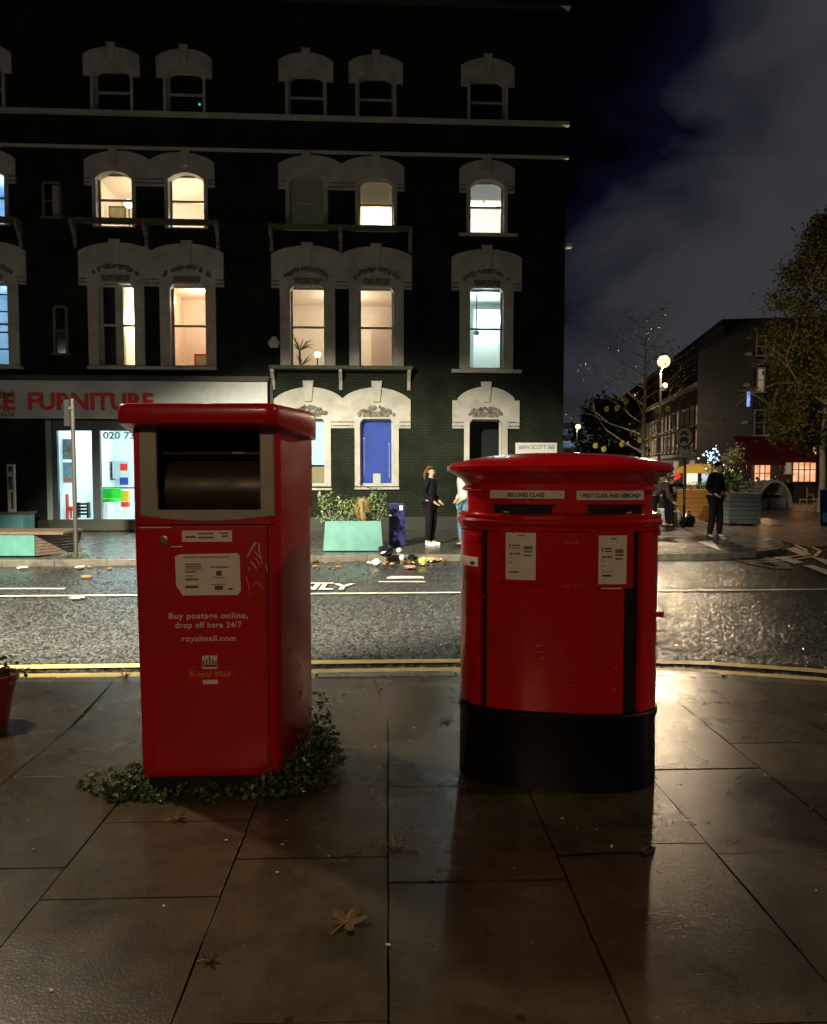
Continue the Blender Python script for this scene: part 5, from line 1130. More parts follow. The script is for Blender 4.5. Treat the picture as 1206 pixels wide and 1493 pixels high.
c = G(628, 795); person('woman in black coat and trousers with white trainers standing against the dark wall', (c.x, c.y, 0), R(58), 1.66, BLKC, BLKC, WSH, HAIRB,
    dict(elR=(.20, .06, 1.12), wrR=(.14, -.14, .96), elL=(-.20, .05, 1.12), wrL=(-.12, -.16, .95), anL=(-.07, .03, .085), toL=(-.09, -.13, .035), anR=(.07, .03, .085), toR=(.09, -.13, .035)), ponytail=True)
c = G(668, 798); person('person in pale grey hoodie and blue jeans half hidden behind the pillar box', (c.x+.12, c.y, 0), R(-60), 1.72, GREYC, JEAN, BSH, HAIRK, dict(elL=(-.2, .06, 1.12), wrL=(-.10, -.11, .98), elR=(.2, .06, 1.12), wrR=(.10, -.11, .98)), cap=mat('white_cap', (.6, .6, .56), .6))
c = G(1041, 786); person('man all in black with head bowed standing alone on the far corner pavement', (c.x+.02, c.y, 0), R(35), 1.80, BLKC, BLKC, BSH, HAIRK,
    dict(jaw=(0, -.11, 1.50), hd=(0, -.09, 1.57), tp=(0, -.075, 1.625), nb=(0, -.02, 1.40), nk=(0, -.05, 1.46), elL=(-.23, .04, 1.11), wrL=(-.20, -.13, .99), elR=(.22, .0, 1.12), wrR=(.15, -.16, 1.02), anL=(-.14, .04, .085), toL=(-.17, -.12, .035), anR=(.13, -.02, .085), toR=(.17, -.17, .035), knL=(-.12, -.01, .49), knR=(.12, -.04, .49)))
c = G(966, 778); person('dark-haired person bending forward over bags at the right edge of the pillar box', (c.x-.25, c.y, 0), R(80), 1.70, mat('brown_coat', (.04, .03, .03), .8), BLKC, BSH, HAIRK,
    dict(wai=(0, -.06, 1.05), che=(0, -.20, 1.18), nb=(0, -.30, 1.27), nk=(0, -.36, 1.29), jaw=(0, -.43, 1.27), hd=(0, -.45, 1.33), tp=(0, -.46, 1.39), shL=(-.17, -.28, 1.22), shR=(.17, -.28, 1.22), elL=(-.2, -.35, .98), elR=(.2, -.35, .98), wrL=(-.12, -.48, .82), wrR=(.12, -.48, .82)))
c = G(990, 772); person('crouched dark figure half hidden behind the round traffic sign pole', (c.x, c.y+.8, 0), R(-70), 1.62, BLKC, BLKC, BSH, HAIRK,
    dict(wai=(0, -.03, 1.06), che=(0, -.10, 1.22), nb=(0, -.16, 1.33), nk=(0, -.2, 1.38), jaw=(0, -.25, 1.39), hd=(0, -.26, 1.46), tp=(0, -.25, 1.52), shL=(-.17, -.15, 1.30), shR=(.17, -.15, 1.30), elL=(-.2, -.2, 1.05), elR=(.2, -.2, 1.05), wrL=(-.1, -.35, .95), wrR=(.1, -.35, .95)))
# bags
def sack(name, lab, px, py, r, h, m, z=0.0):
    p = G(px, py, z); t = thing(name, lab, 'bag', (p.x, p.y+r*.6, z)); n = 16; mb = MB(); rings = []
    for j in range(9):
        v = j/8; rr = r*(.85+.25*sin(pi*v))*(1 if v < .75 else 1-(v-.75)*3.4); rings.append([(rr*cos(2*pi*q/n)*(1+.12*noise.noise(Vector((q*.9, j*.7, r*9)))), rr*.8*sin(2*pi*q/n)*(1+.12*noise.noise(Vector((q*.8, j, 3+r)))), h*v*.9) for q in range(n)])
    mb.loft(rings); mb.build('sack', m, t, smooth=True); MB().tube([(0, 0, h*.88), (.03, 0, h), (.09, 0, h*.98)], [.03, .02, .035], 7).build('knot', m, t); return t
sack('white_sack', 'bulging white sack beside the round traffic sign pole', 982.5, 768, .225, .62, mat('white_plastic', (.50, .48, .42), .45, var=.25, vscale=8, bump=.6, bscale=12))
sack('black_sack', 'black rubbish sack right of the traffic sign pole', 1004, 768, .21, .42, mat('black_plastic', (.012, .012, .014), .22, bump=.8, bscale=10))
p = G(965, 765); t = thing('white_crate', 'upright white crate left of the bulging white sack', 'crate', (p.x, p.y, 0)); MB().box(-.09, .09, -.15, .15, 0, .46).build('body', mat('crate_white', (.42, .42, .4), .5), t, bevel=.015); MB().box(-.10, .10, -.16, .16, .42, .47).build('rim', WHT, t)
p = G(1036, 800); tag(MB().add([G(1016, 790)+Vector((0, 0, .004)), G(1038, 789)+Vector((0, 0, .012)), G(1052, 803)+Vector((0, 0, .004)), G(1041, 801)+Vector((0, 0, .02))], [(0, 1, 2), (0, 2, 3)]).build('paper_sheet', LW), 'white paper sheet on the pavement just in front of the man in black', 'litter')

# ================================================================ RIGHT-HAND STREET
# round traffic sign
p = G(997, 770); t = thing('traffic_sign', 'round white traffic sign with vehicle symbols and a small plate on a black pole', 'sign', (p.x, p.y, 0), R(0))
zc = PY(997, 637, p.y).z; MB().tube([(0, 0, 0), (0, 0, zc+.25)], .035, 10).build('pole', POLE, t, smooth=True)
def disc(r0, y, m, par, child=None):
    n = 28; mb = MB(); mb.loft([[(r0*cos(2*pi*k/n), yy, r0*sin(2*pi*k/n)) for k in range(n)] for yy in (y, y-.012)]); return mb.build('disc' if child is None else child, m, par)
ds = disc(.30, -.04, mat('sign_red', (.12, .03, .03), .5), t); ds.location = (0, 0, zc); ds.rotation_euler = (0, 0, R(-53)); disc(.245, -.054, mat('sign_face', (.38, .36, .33), .5), ds, 'face')
def symb(parts, m, par):
    mb = MB()
    for (x0, x1, z0, z1) in parts: mb.box(x0, x1, -.0705, -.0665, z0, z1)
    return mb.build('symbol', m, par)
symb([(-.12, .12, .06, .10), (-.08, .08, .10, .16), (-.14, -.08, .03, .08), (.08, .14, .03, .08), (-.14, .14, -.12, -.05), (-.10, .10, -.05, 0), (-.12, -.06, -.17, -.12), (.06, .12, -.17, -.12)], INK, ds)
MB().box(-.24, .24, -.06, -.045, zc-.56, zc-.34, rz=R(25), c=(0, 0)).build('plate', mat('plate_white', (.5, .48, .44), .4), t); MB().box(-.16, .16, -.066, -.061, zc-.50, zc-.47, rz=R(25), c=(0, 0)).build('plate_print', INKG, t)
# street lamps
LAMPG = emis('street_lamp_glow', (1, .66, .32), 2.6); LAMPF = emis('far_lamp_glow', (1, .66, .32), 3)
def lamp(px, py, Y, r, m, lab, detail=True):
    q = PY(px, py, Y); t = thing('street_lamp', lab, 'street lamp', (q.x-.10, Y, -.0))
    MB().lathe([(.11, 0), (.11, .05), (.085, .1), (.08, .9), (.06, 1.0), (.05, 1.1), (.042, q.z-.45), (.05, q.z-.42), (.03, q.z-.34)], 14).build('pole', POLE, t, smooth=True)
    MB().tube([(0, 0, q.z-.5), (.02, 0, q.z-.3), (.10, 0, q.z-r*.8)], .025, 8).build('bracket', POLE, t)
    MB().ball((.10, 0, q.z), r, 18, 12).build('lantern', m, t, smooth=True); MB().lathe([(r*.7, 0), (r*.5, .06), (.02, .10)], 14, (.10, 0, q.z+r*.85)).build('lantern_cap', POLE, t, smooth=True); return t, q
t, q = lamp(968, 527, 25.0, .20, LAMPG, 'brightest street lamp with glowing lantern on a dark pole beside the bare tree')
zz = PY(972, 562, 25).z; MB().ball((.14, -.05, zz), .07, 10, 8).build('added_glow_spot', emis('spot_glow', (1, .72, .45), 20), t); MB().box(.0, .2, -.04, .04, zz-.16, zz-.08).build('added_housing', POLE, t)  # glowing ball and housing added for the bright spot below the lantern
for nm, px, py, Y, pw, sz in (('street_lamp_light', 968, 527, 25.0, 1800, .22), ('far_lamp_light', 843, 622, 66.0, 900, .3), ('farthest_lamp_light', 914, 646, 96.0, 900, .3)):
    v_ = PY(px, py, Y); add_light('POINT', nm, (v_.x, Y-.30, v_.z-.15), pw, (1, .76, .48), sz)
lamp(843, 622, 66.0, .22, LAMPF, 'distant street lamp immediately right of the dark terrace corner')
lamp(914, 646, 96.0, .25, LAMPF, 'farthest street lamp low behind the bare tree trunk')
# bare tree
def branch(mb, p, d, L_, r, lvl, tips, spread=.55, droop=0.0):
    n = 3; pts = [p]; rr = [r]
    for k in range(n):
        d = (d+Vector((random.gauss(0, .12), random.gauss(0, .12), random.gauss(.02, .08)-droop))).normalized(); pts.append(pts[-1]+d*L_/n); rr.append(r*(1-.45*(k+1)/n))
    mb.tube(pts, rr, 5 if lvl > 1 else 8)
    if lvl >= 4: tips.append(pts[-1]); return
    for k in range(random.choice([2, 3, 3])):
        a = random.uniform(0, 6.28); o = d.orthogonal().normalized(); o.rotate(Matrix.Rotation(a, 3, d)); nd = (d+o*random.uniform(spread*.6, spread*1.4)).normalized()
        branch(mb, pts[random.choice([2, 3, 3])], nd, L_*random.uniform(.6, .82), rr[-1]*.8, lvl+1, tips, spread, droop)
BARK = mat('pale_bark', (.30, .25, .19), .8, var=.3, vscale=10)
p = G(936, 768); T = thing('bare_tree', 'thin nearly leafless street tree with a few yellow leaves beside the bright lamp', 'tree', (p.x, p.y, 0))
zt1 = PY(936, 480, p.y).z
MB().tube([(0, 0, 0), (.02, 0, 1.5), (0, .02, 2.6), (.03, 0, 3.8), (.02, 0, zt1)], [.085, .07, .06, .04, .012], 10).build('trunk', BARK, T, smooth=True)
mb = MB(); tips = []
for k in range(24):
    z = 1.9+k*.165; a = k*2.4+random.uniform(-.4, .4); el = .30+.3*random.random(); branch(mb, Vector((0, 0, z)), Vector((cos(a), sin(a)*.8, el)).normalized(), random.uniform(.8, 1.25)*(1.15-.04*k), .022, 1, tips, .6)
mb.build('limbs', BARK, T)
leafmesh([tp+Vector((random.gauss(0, .04),)*3) for tp in random.sample(tips, min(330, len(tips)))], .055, 'dry_leaves', [mat('dry_leaf', (.34, .26, .15), .6)], T)
yl = [PY(905, 581, p.y), PY(910, 586, p.y), PY(882, 597, p.y), PY(897, 596, p.y), PY(971, 597, p.y), PY(866, 650, p.y), PY(878, 655, p.y), PY(904, 648, p.y), PY(946, 640, p.y), PY(977, 581, p.y), PY(930, 642, p.y), PY(955, 598, p.y)]
mb = MB()
for q in yl: mb.ball((q.x-p.x, -.2, q.z), (.075, .03, .085), 8, 6)
mb.build('yellow_leaves', mat('lime_yellow_leaf', (.45, .42, .05), .5, emit=(.45, .4, .05), estr=0), T)
# leafy tree on the right
TP = PY(1197, 742, 31); T = thing('leafy_tree', 'large autumn tree with dense green and russet crown at the right edge', 'tree', (TP.x, 31, -.1))
MB().tube([(0, 0, 0), (.05, 0, 1.2), (.0, 0, 2.6), (.1, 0, 4), (.1, 0, 6.5), (.2, 0, 9)], [.17, .13, .12, .11, .08, .03], 10).build('trunk', mat('plane_bark', (.32, .31, .27), .7, var=.4, vscale=5), T, smooth=True)
mb = MB(); tips = []
for k in range(16):
    z = 2.7+k*.42; a = k*2.4; branch(mb, Vector((.08, 0, z)), Vector((cos(a), sin(a), .55)).normalized(), random.uniform(1.2, 1.7)*(1.15-.03*k), .06, 1, tips, .6)
mb.build('limbs', BARK, T)
pts = []; cl_ = []
for k in range(430):
    a = random.uniform(0, 6.28); z = random.uniform(2.6, 11.6); v = (z-2.6)/9; rm = 2.95*1; rm = 2.15*min(1, (z-1.9)/1.3)*(1 if z < 8.4 else max(.1, 1-((z-8.4)/3.4)**1.2)); r = rm*math.sqrt(random.uniform(.1, 1.0)); cl_.append((r*cos(a), r*sin(a)*.9, z, random.uniform(.25, .48)))
for q in cl_:
    for j in range(70): pts.append((q[0]+random.gauss(0, q[3]*.7), q[1]+random.gauss(0, q[3]*.7), q[2]+random.gauss(0, q[3]*.55)))
leafmesh(pts, .105, 'crown', [mat('autumn_green', (.058, .066, .015), .7, spec=.2), mat('autumn_olive', (.10, .082, .018), .7, spec=.2), mat('autumn_russet', (.085, .04, .013), .7, spec=.2)], T, 1.3, 0, [4, 3, 2])
# distant dark tree belt
T = thing('dark_tree', 'dark round-topped tree far down the street behind the bare tree', 'tree', (PY(885, 650, 90).x, 90, 0))
pts = []
for k in range(150):
    a = random.uniform(0, 6.28); z = random.uniform(1.5, 9.6); r = 4.0*math.sqrt(random.random())*(sin(pi*min(1, .2+z/13))**.5); cx_, cy_ = r*cos(a), r*sin(a)
    for j in range(34): pts.append((cx_+random.gauss(0, .45), cy_+random.gauss(0, .45), z+random.gauss(0, .4)))
leafmesh(pts, .38, 'crown', [LEAFD], T); MB().tube([(0, 0, 0), (0, 0, 6)], [.25, .12], 8).build('trunk', BARK, T)
# far lit block on the left of the side street
q = PY(822, 640, 110); t = thing('office_block', 'distant glass block glowing pale blue beside the terrace corner', 'building', (q.x-3.5, 110, 0)); zt = PY(822, 617, 110).z
MB().box(-3, 5.6, 0, 8, 0, zt).build('wall', mat('grey_cladding', (.12, .13, .14), .5), t)
for k in range(4): MB().box(-2.8, 5.4, -.06, -.02, 1.4+k*1.7, 2.3+k*1.7).build('window_band', emis('blue_office_%d' % k, (.45, .7, 1), (.5, .8, .22, .12)[k], (.1, .2, .3), .8), t)
# terrace row on the far side
UA = math.atan((770-CX)/F); U0 = PY(1055, 541, 63)
TR = thing('brick_terrace', 'long brick terrace receding down the side street with pale cornice and tall white windows', 'building', (U0.x, 63, 0), -UA)
hr = PY(1055, 466, 63).z; hc = PY(1055, 541, 63).z; hs = PY(1019, 661, 70).z
# local: +y runs away along the street, facade faces -x
MB().box(0, 9, 0, 75, 0, hr-.5).build('wall', BRICKR, TR); MB().box(-.25, 9.2, -.25, 75, hr-.5, hr).build('roof', mat('slate', (.02, .02, .022), .6), TR)
MB().box(-.55, 0, -.1, 75, hc-.35, hc).build('cornice', WHITEP, TR, bevel=.03); MB().box(-.35, -.001, .2, 75, hs-.25, hs+.12).build('shop_cornice', WHITEP, TR)
MB().box(-.08, -.001, .3, 75, .2, hs-.26).build('shopfronts', mat('pale_render', (.42, .40, .36), .6), TR)
wf = MB(); wf.box(-.10, -.002, -.55, -.42, 0, 1.9); wf.box(-.10, -.002, .42, .55, 0, 1.9); wf.box(-.10, -.002, -.42, .42, 1.78, 1.9); wf.box(-.16, -.002, -.6, .6, -.12, 0); wf.box(-.08, -.01, -.42, .42, .9, .97)
w0 = wf.build('window', WHITEP, TR); g0_ = MB().box(-.03, -.004, -.42, .42, 0, 1.78).build('pane', mat('dim_glass', (.02, .02, .022), .1), w0); MB()
WG = emis('warm_far_window', (1, .6, .3), .35)
first = True
for k in range(24):
    for z in (hs+.45, hs+2.75):
        if z > hc-2.3: z = hc-2.45
        y = 2.2+k*2.35
        if first: w0.location = (0, y, z); first = False; continue
        c_ = w0.copy(); COL.objects.link(c_); c_.parent = TR; c_.location = (0, y, z); g_ = g0_.copy(); COL.objects.link(g_); g_.parent = c_
        if random.random() < .28: g_.data = g0_.data.copy(); g_.data.materials[0] = WG
for y in (4, 11, 19, 30, 44): MB().box(-.14, -.082, y-1.2, y+1.2, .5, 2.5).build('shop_window', emis('shop_glow_%d' % y, (1, .75, .45), .5, (.3, .2, .12), 1.5), TR)
# restaurant building with awnings
q = PY(1096, 690, 41); RB = thing('corner_restaurant', 'dark three-storey corner restaurant with glowing ground-floor windows behind the leafy tree', 'building', (q.x, 41, -.1), R(-4))
hR = PY(1100, 470, 41).z; MB().box(0, 14, 0, 10, 0, hR).build('wall', mat('dark_green_render', (.028, .03, .027), .7, var=.3, vscale=1.5), RB); MB().box(-.15, 14.1, -.15, 10, hR, hR+.3).build('roof', DARKP, RB)
def rloc(px, py): v = PY(px, py, 41); return v.x-q.x, v.z+.1
GLOW = emis('restaurant_glow', (1, .32, .12), 1.1, (1, .62, .35), 2.2); CURT = emis('curtain_glow', (1, .72, .45), .22)
def rwin(px0, px1, py0, py1, m, nb, lab='window', hb=2):
    a, zt = rloc(px0, py0); b, zb = rloc(px1, py1); mb = MB(); fw = .07
    mb.box(a-fw, a, -.08, 0, zb, zt); mb.box(b, b+fw, -.08, 0, zb, zt); mb.box(a-fw, b+fw, -.08, 0, zt, zt+fw); mb.box(a-fw-.06, b+fw+.06, -.14, 0, zb-fw, zb)
    for k in range(1, nb): x = a+(b-a)*k/nb; mb.box(x-.02, x+.02, -.06, -.02, zb, zt)
    for k in range(1, hb): z = zb+(zt-zb)*k/hb; mb.box(a, b, -.055, -.021, z-.02, z+.02)
    w_ = mb.build(lab, WHITEP if nb < 3 else mat('dark_window_frame', (.06, .03, .025), .5), RB); MB().box(a, b, -.018, -.004, zb, zt).build('pane', m, w_)
DG = mat('dim_glass', (.02, .02, .022), .1)
rwin(1155, 1185.5, 650, 702, GLOW, 4, hb=3); rwin(1100, 1121.5, 678, 702, GLOW, 3); rwin(1145, 1151, 658, 690, CURT, 1)
rwin(1105, 1112.5, 538, 571, CURT, 1); rwin(1104, 1114, 491, 518, DG, 1); rwin(1101, 1112, 599, 634, DG, 1); rwin(1122, 1132, 596, 634, DG, 1); rwin(1150, 1162, 538, 571, DG, 1); rwin(1150, 1162, 596, 634, DG, 1); rwin(1182, 1194, 538, 571, DG, 1)
rl = bpy.data.lights.new('restaurant_lamp', 'POINT'); rl.energy = 90; rl.color = (1, .55, .3); rl.shadow_soft_size = .1; ro = bpy.data.objects.new('restaurant_lamp', rl); COL.objects.link(ro); v = PY(1113, 675, 39.5); ro.location = (v.x, 39.2, v.z)
a, z = rloc(1113, 675); MB().ball((a, -1.5, z), .10, 10, 8).build('awning_lamp', emis('awning_lamp_glow', (1, .7, .5), 18), RB)
AWN = mat('maroon_canvas', (.20, .012, .012), .7, var=.25, vscale=3)
for lab, px0, px1, py0, py1 in (('left dark red canvas awning sloping over the restaurant terrace', 1068, 1112, 636, 672), ('right dark red canvas awning sloping over the restaurant doorway', 1116, 1158, 624, 668)):
    v0 = PY(px0, py0, 40.9); v1 = PY(px1, py0, 40.9); dw = v1.x-v0.x; f0_ = PY(px0, py1, 38.6).z; t = thing('awning', lab, 'awning', (v0.x, 40.8, 0)); zt = v0.z
    MB().add([(0, 0, zt), (dw, 0, zt), (dw+.1, -2.3, f0_), (-.3, -2.3, f0_), (0, 0, zt-.04), (dw, 0, zt-.04), (dw+.1, -2.3, f0_-.22), (-.3, -2.3, f0_-.22)], [(0, 1, 2, 3), (3, 2, 6, 7), (4, 5, 6, 7), (1, 5, 6, 2), (0, 4, 7, 3)]).build('canvas', AWN, t)
    MB().tube([(-.25, -2.25, f0_-.2), (-.25, -2.25, -.1)], .03, 6).build('post', POLE, t); MB().tube([(dw, -.05, zt-.3), (dw, -2.2, f0_-.15)], .025, 6).build('arm', POLE, t)
# blue blade sign and lamp boxes on the brick end wall
v = PY(1091.5, 582, 40); t = thing('blade_sign', 'narrow glowing blue hanging sign at the restaurant corner', 'sign', (v.x, 40, v.z)); MB().box(-.07, .07, -.05, .05, -.38, .38).build('light_box', emis('blue_sign', (.12, .3, 1), 1.1, (.3, .5, 1), 6), t, bevel=.02); MB().box(.0, .25, -.015, .015, .40, .44).build('bracket', POLE, t)
for i, (px, py) in enumerate(((1092, 516), (1089, 561), (1086, 616))):
    v = PY(px, py, 40.2); t = thing('wall_lantern', ['topmost', 'middle', 'lowest'][i]+' pale unlit wall lantern on the restaurant corner', 'lamp', (v.x+.1, 40.3, v.z)); MB().box(-.22, .08, -.1, .1, -.08, .08).build('head', mat('pale_fitting', (.5, .48, .43), .5), t, bevel=.02); MB().box(.08, .3, -.03, .03, -.03, .03).build('arm', POLE, t)
# planters in the square
OR_ = mat('ochre_boards', (.42, .22, .04), .6, var=.3, vscale=6); GB = mat('grey_blue_boards', (.17, .22, .22), .6, var=.25, vscale=6)
def plank_box(name, lab, px0, px1, py, top, m, dep=.9):
    a = G(px0, py, -.1); b = G(px1, py, -.1); t = thing(name, lab, 'planter', ((a.x+b.x)/2, a.y, -.1)); w_ = (b.x-a.x)/2; h_ = PY(px0, top, a.y).z+.1; mb = MB(); n = 7
    for k in range(n): z = .04+(h_-.04)*k/n; mb.box(-w_, w_, 0, dep, z+.006, z+(h_-.04)/n-.004)
    mb.build('boards', m, t, bevel=.006); c_ = MB()
    for x in (-w_+.12, w_-.2): c_.box(x, x+.08, .05, dep-.05, 0, .04)
    c_.build('skids', WOOD, t); MB().box(-w_+.04, w_-.04, .04, dep-.04, h_-.1, h_-.02).build('soil', SOIL, t); return t, a, w_, h_
t1, a1_, w1_, h1_ = plank_box('timber_planter', 'ochre timber planter box behind the man in black', 1000, 1062, 761, 714, OR_)
t2, a2_, w2_, h2_ = plank_box('timber_planter', 'grey-blue slatted timber planter box right of the man in black', 1063, 1109, 766, 719, GB)
shrub('bushy_shrub', 'dark evergreen shrub growing in the grey-blue slatted planter', (a2_.x+w2_-.35, a2_.y+.4, h2_-.15), .45, 1.0, 700, .06, LG, [3, 1, 4])
shrub('bushy_shrub', 'low green plants along the top of the ochre planter', (a1_.x+w1_, a1_.y+.4, h1_-.15), .42, .3, 350, .05, LG, [3, 2, 2])
v = G(1005, 765); t = thing('orange_post', 'thin orange red post standing in front of the ochre planter', 'post', (v.x, v.y-.1, 0)); MB().tube([(0, 0, .3), (0, 0, 1.15)], .03, 8).build('shaft', mat('orange_red', (.6, .10, .02), .4), t); MB().lathe([(.10, 0), (.1, .05), (.03, .3)], 12).build('base', BLK, t)
# food stall with yellow canopy
v = PY(1018, 700, 36); t = thing('market_stall', 'small lit stall with an orange yellow canopy beyond the ochre planter', 'stall', (v.x, 36, -.1)); zc = PY(1018, 687, 36).z+.1; zp = PY(1018, 676, 36).z+.1
cx2 = .85
mb = MB(); n = 8; rings = [[(cx2*k_*(-1+2*i/n), -.7*k_, zc+(zp-zc)*hh) for i in range(n+1)]+[(cx2*k_*(1-2*i/n), .7*k_, zc+(zp-zc)*hh) for i in range(n+1)] for k_, hh in ((1, -.25), (1, 0), (.8, .55), (.5, .9), (.1, 1))]
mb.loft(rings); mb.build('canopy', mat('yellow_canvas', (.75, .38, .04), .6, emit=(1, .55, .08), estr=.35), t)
for sx in (-1, 1):
    for sy in (-.6, .6): MB().box(sx*.78-.02, sx*.78+.02, sy-.02, sy+.02, 0, zc).build('post', POLE, t)
MB().box(-.8, .8, -.6, -.5, 0, .95).build('counter', mat('cream_counter', (.5, .42, .3), .6), t); MB().box(-.75, -.1, -.2, -.15, 1.0, zc-.1).build('lit_menu', emis('menu_glow', (1, .85, .55), 1.4), t); MB().box(.1, .7, -.2, -.15, 1.0, zc-.1).build('chiller', emis('chiller_glow', (.35, .7, 1), .8, (.8, .9, 1), 4), t)
v = PY(988, 694, 34); t = thing('round_red_sign', 'round glowing red sign left of the lit stall', 'sign', (v.x, 34, -.1)); MB().loft([[(.13*cos(2*pi*k/20), y, v.z+.1+.13*sin(2*pi*k/20)) for k in range(20)] for y in (-.04, .04)]).build('disc', emis('red_disc', (1, .03, .03), 1.0), t); MB().tube([(0, 0, 0), (0, 0, v.z-.0)], .02, 6).build('stand', POLE, t)
# small tree with blue lights
v = G(1037, 752, -.1); t = thing('fairy_light_tree', 'small bare tree wrapped with blue white lights beyond the man in black', 'tree', (PY(1037, 700, 33).x, 33, -.1))
MB().tube([(0, 0, 0), (0, 0, 1.2), (.0, 0, 2.0)], [.05, .04, .02], 8).build('trunk', BARK, t); mb = MB(); tips = []
for k in range(7): a = k*.9; branch(mb, Vector((0, 0, 1.5+.06*k)), Vector((cos(a), sin(a), .7)).normalized(), .42, .012, 2, tips, .6)
mb.build('limbs', BARK, t); mb = MB()
for k in range(46): mb.ball((random.gauss(0, .22), random.gauss(0, .22), 2.25+random.gauss(0, .2)), random.uniform(.02, .045), 6, 5)
mb.build('fairy_lights', emis('fairy_blue', (.25, .6, 1), 2.6, (.8, .9, 1), 5), t)
v = PY(1066, 672, 30); t = shrub('pale_tree', 'spreading pale-leaved shrub behind the head of the man in black', (v.x, 30, v.z-.25), .55, .8, 520, .07, [mat('pale_leaf', (.26, .22, .14), .6), LG[1]], [3, 1]); MB().tube([(0, 0, -v.z+.15), (0, 0, .2)], [.06, .03], 8).build('trunk', BARK, t)
# white half-round shelter
v = G(1130, 741, -.1); t = thing('half_round_shelter', 'white half-round play shelter with a dark bench inside on the square', 'shelter', (v.x, v.y, -.1), R(6)); SHW = mat('shelter_white', (.40, .43, .38), .5, var=.15)
n = 24; R0, R1 = .84, .74; hh = PY(1130, 700, v.y).z+.1
outl = [(R0*cos(pi*k/n), .0+hh*sin(pi*k/n)) for k in range(n+1)]; inl = [(R1*cos(pi*k/n), (hh-.1)*sin(pi*k/n)) for k in range(n, -1, -1)]
vs, fs = fill2d([outl+inl], .9); MB().add([(x, y+.9, z) for x, y, z in vs], fs).build('arch', SHW, t)
MB().add(*fill2d([[(R1*cos(pi*k/n), (hh-.1)*sin(pi*k/n)) for k in range(n+1)]], .02)).build('back_panel', mat('shelter_back', (.30, .32, .27), .6), t).location = (0, .85, 0)
MB().box(-.72, -.30, .05, .12, 0, .42).build('front_panel', SHW, t, bevel=.01); MB().box(-.16, .55, .05, .12, 0, .42).build('front_panel', SHW, t, bevel=.01); MB().box(-.6, .35, .12, .6, .48, .58).build('bench', BLK, t, bevel=.02); MB().box(-.28, -.18, .1, .6, 0, .48).build('support', WOOD, t)
# slatted bench behind
v = PY(1094, 715, 34); t = thing('picnic_bench', 'grey slatted bench back between the shrub and the half-round shelter', 'bench', (v.x, 34, -.1))
for k in range(3): MB().box(-.5, .5, -.02, .02, .75+.17*k, .85+.17*k).build('slat', mat('pale_timber', (.25, .24, .2), .6), t)
for s in (-.45, .45): MB().box(s-.04, s+.04, 0, .06, 0, 1.2).build('leg', WOOD, t)
MB().box(-.5, .5, -.4, 0, .42, .47).build('seat', WOOD, t)
for lab, px, Y in (('seated dark figure silhouetted in front of the small glowing window', 1105, 37.5), ('dark clad figure seated left of the large glowing restaurant window', 1150, 36), ('third dark diner silhouetted between the glowing windows', 1133, 37.8)):
    v = PY(px, 700, Y); person(lab, (v.x, Y, -.42), R(random.uniform(-60, 60)), 1.66, BLKC, BLKC, BSH, HAIRK, dict(knL=(-.10, -.40, .86), knR=(.1, -.40, .86), anL=(-.1, -.38, .45), anR=(.1, -.38, .45), toL=(-.1, -.52, .40), toR=(.1, -.52, .40), wrL=(-.15, -.3, 1.05), wrR=(.15, -.3, 1.05)))
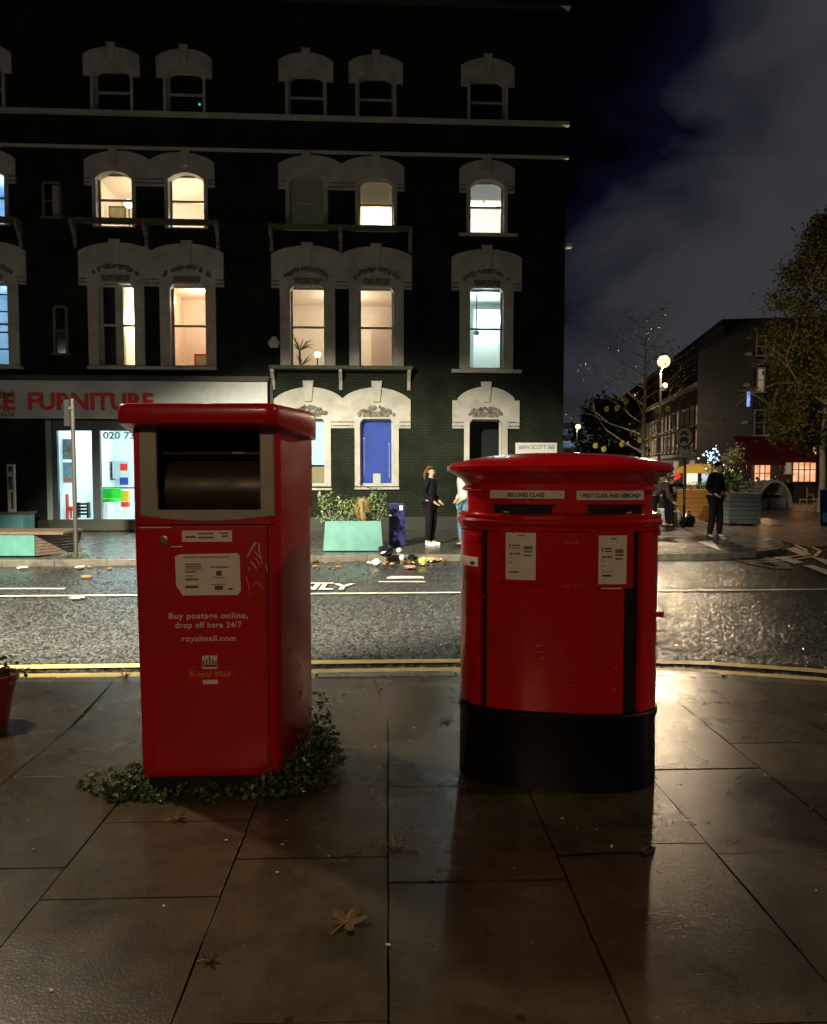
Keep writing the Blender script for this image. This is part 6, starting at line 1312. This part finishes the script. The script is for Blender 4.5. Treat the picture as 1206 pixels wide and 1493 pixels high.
# chair, trestle, A-board
v = G(1176, 744, -.1); t = thing('wooden_chair', 'plain pale wooden chair standing left of the tree trunk', 'chair', (v.x, v.y, -.1), R(20)); PW = mat('pale_wood', (.35, .24, .15), .6)
MB().box(-.2, .2, -.2, .2, .43, .47).build('seat', PW, t); MB().box(-.2, -.16, -.2, -.16, .47, .95).build('back_post', PW, t); MB().box(.16, .2, -.2, -.16, .47, .7).build('back_post', PW, t); MB().box(-.16, .16, -.2, -.17, .62, .7).build('backrest', PW, t)
for sx in (-.18, .18):
    for sy in (-.18, .18): MB().tube([(sx, sy, .43), (sx*1.15, sy*1.15, 0)], .02, 6).build('leg', PW, t)
v = G(1190, 746, -.1); t = thing('timber_trestle', 'low splayed timber trestle at the foot of the tree trunk', 'trestle', (v.x, v.y, -.1)); MB().tube([(-.3, 0, 0), (.12, 0, .5)], .03, 6).build('leg', PW, t); MB().tube([(.3, 0, 0), (-.02, 0, .5)], .03, 6).build('leg', PW, t); MB().box(-.1, .2, -.2, .2, .48, .53).build('top', PW, t)
v = G(1208, 767, -.1); t = thing('blue_a_board', 'blue pavement board cut by the right edge of the photo', 'sign', (v.x, v.y, -.1)); hh = PY(1203, 714, v.y).z+.1
MB().add([(-.26, -.05, 0), (.3, -.05, 0), (.3, .1, hh), (-.22, .1, hh), (-.26, -.01, 0), (.3, -.01, 0), (.3, .14, hh), (-.22, .14, hh)], [(0, 1, 2, 3), (4, 5, 6, 7), (0, 3, 7, 4), (3, 2, 6, 7), (1, 2, 6, 5)]).build('board', NAVY, t); MB().add([(-.2, -.035, .12), (.28, -.035, .12), (.28, .0, .4), (-.19, .0, .4)], [(0, 1, 2, 3)]).build('pale_blue_panel', mat('sky_blue_panel', (.12, .28, .6), .5), t)

# grime streaks and chips on the two boxes (dirt marks with their own shape)
GR = mat('grime', (.10, .012, .010), .75, var=.5, vscale=20); CHP = mat('paint_chip', (.42, .22, .2), .7)
mb = MB(); mc = MB()
for k in range(60):
    x = random.uniform(-.35, .31); z = .10+abs(random.gauss(0, .35)); q_ = random.uniform(.001, .0035); y = fy(x)-.0080
    if z > 1.33: continue
    n = 6; mc.add([(x+q_*random.uniform(.6, 1.3)*cos(2*pi*j/n), y, z+q_*random.uniform(.6, 1.3)*sin(2*pi*j/n)) for j in range(n)], [tuple(range(n))])
mc.build('paint_chips', CHP, PB)
mb = MB(); mc = MB()
for k in range(70):
    x = random.uniform(-.34, .30); z = .40+abs(random.gauss(0, .3)); q_ = random.uniform(.001, .0035)
    if z > 1.28: continue
    q0 = plan(tx(x), .0010); n = 6; mc.add([(q0[0]+q_*random.uniform(.6, 1.3)*cos(2*pi*j/n), q0[1]-.0008, z+q_*random.uniform(.6, 1.3)*sin(2*pi*j/n)) for j in range(n)], [tuple(range(n))])
mc.build('paint_chips', CHP, OB)
sc.render.engine = 'CYCLES'
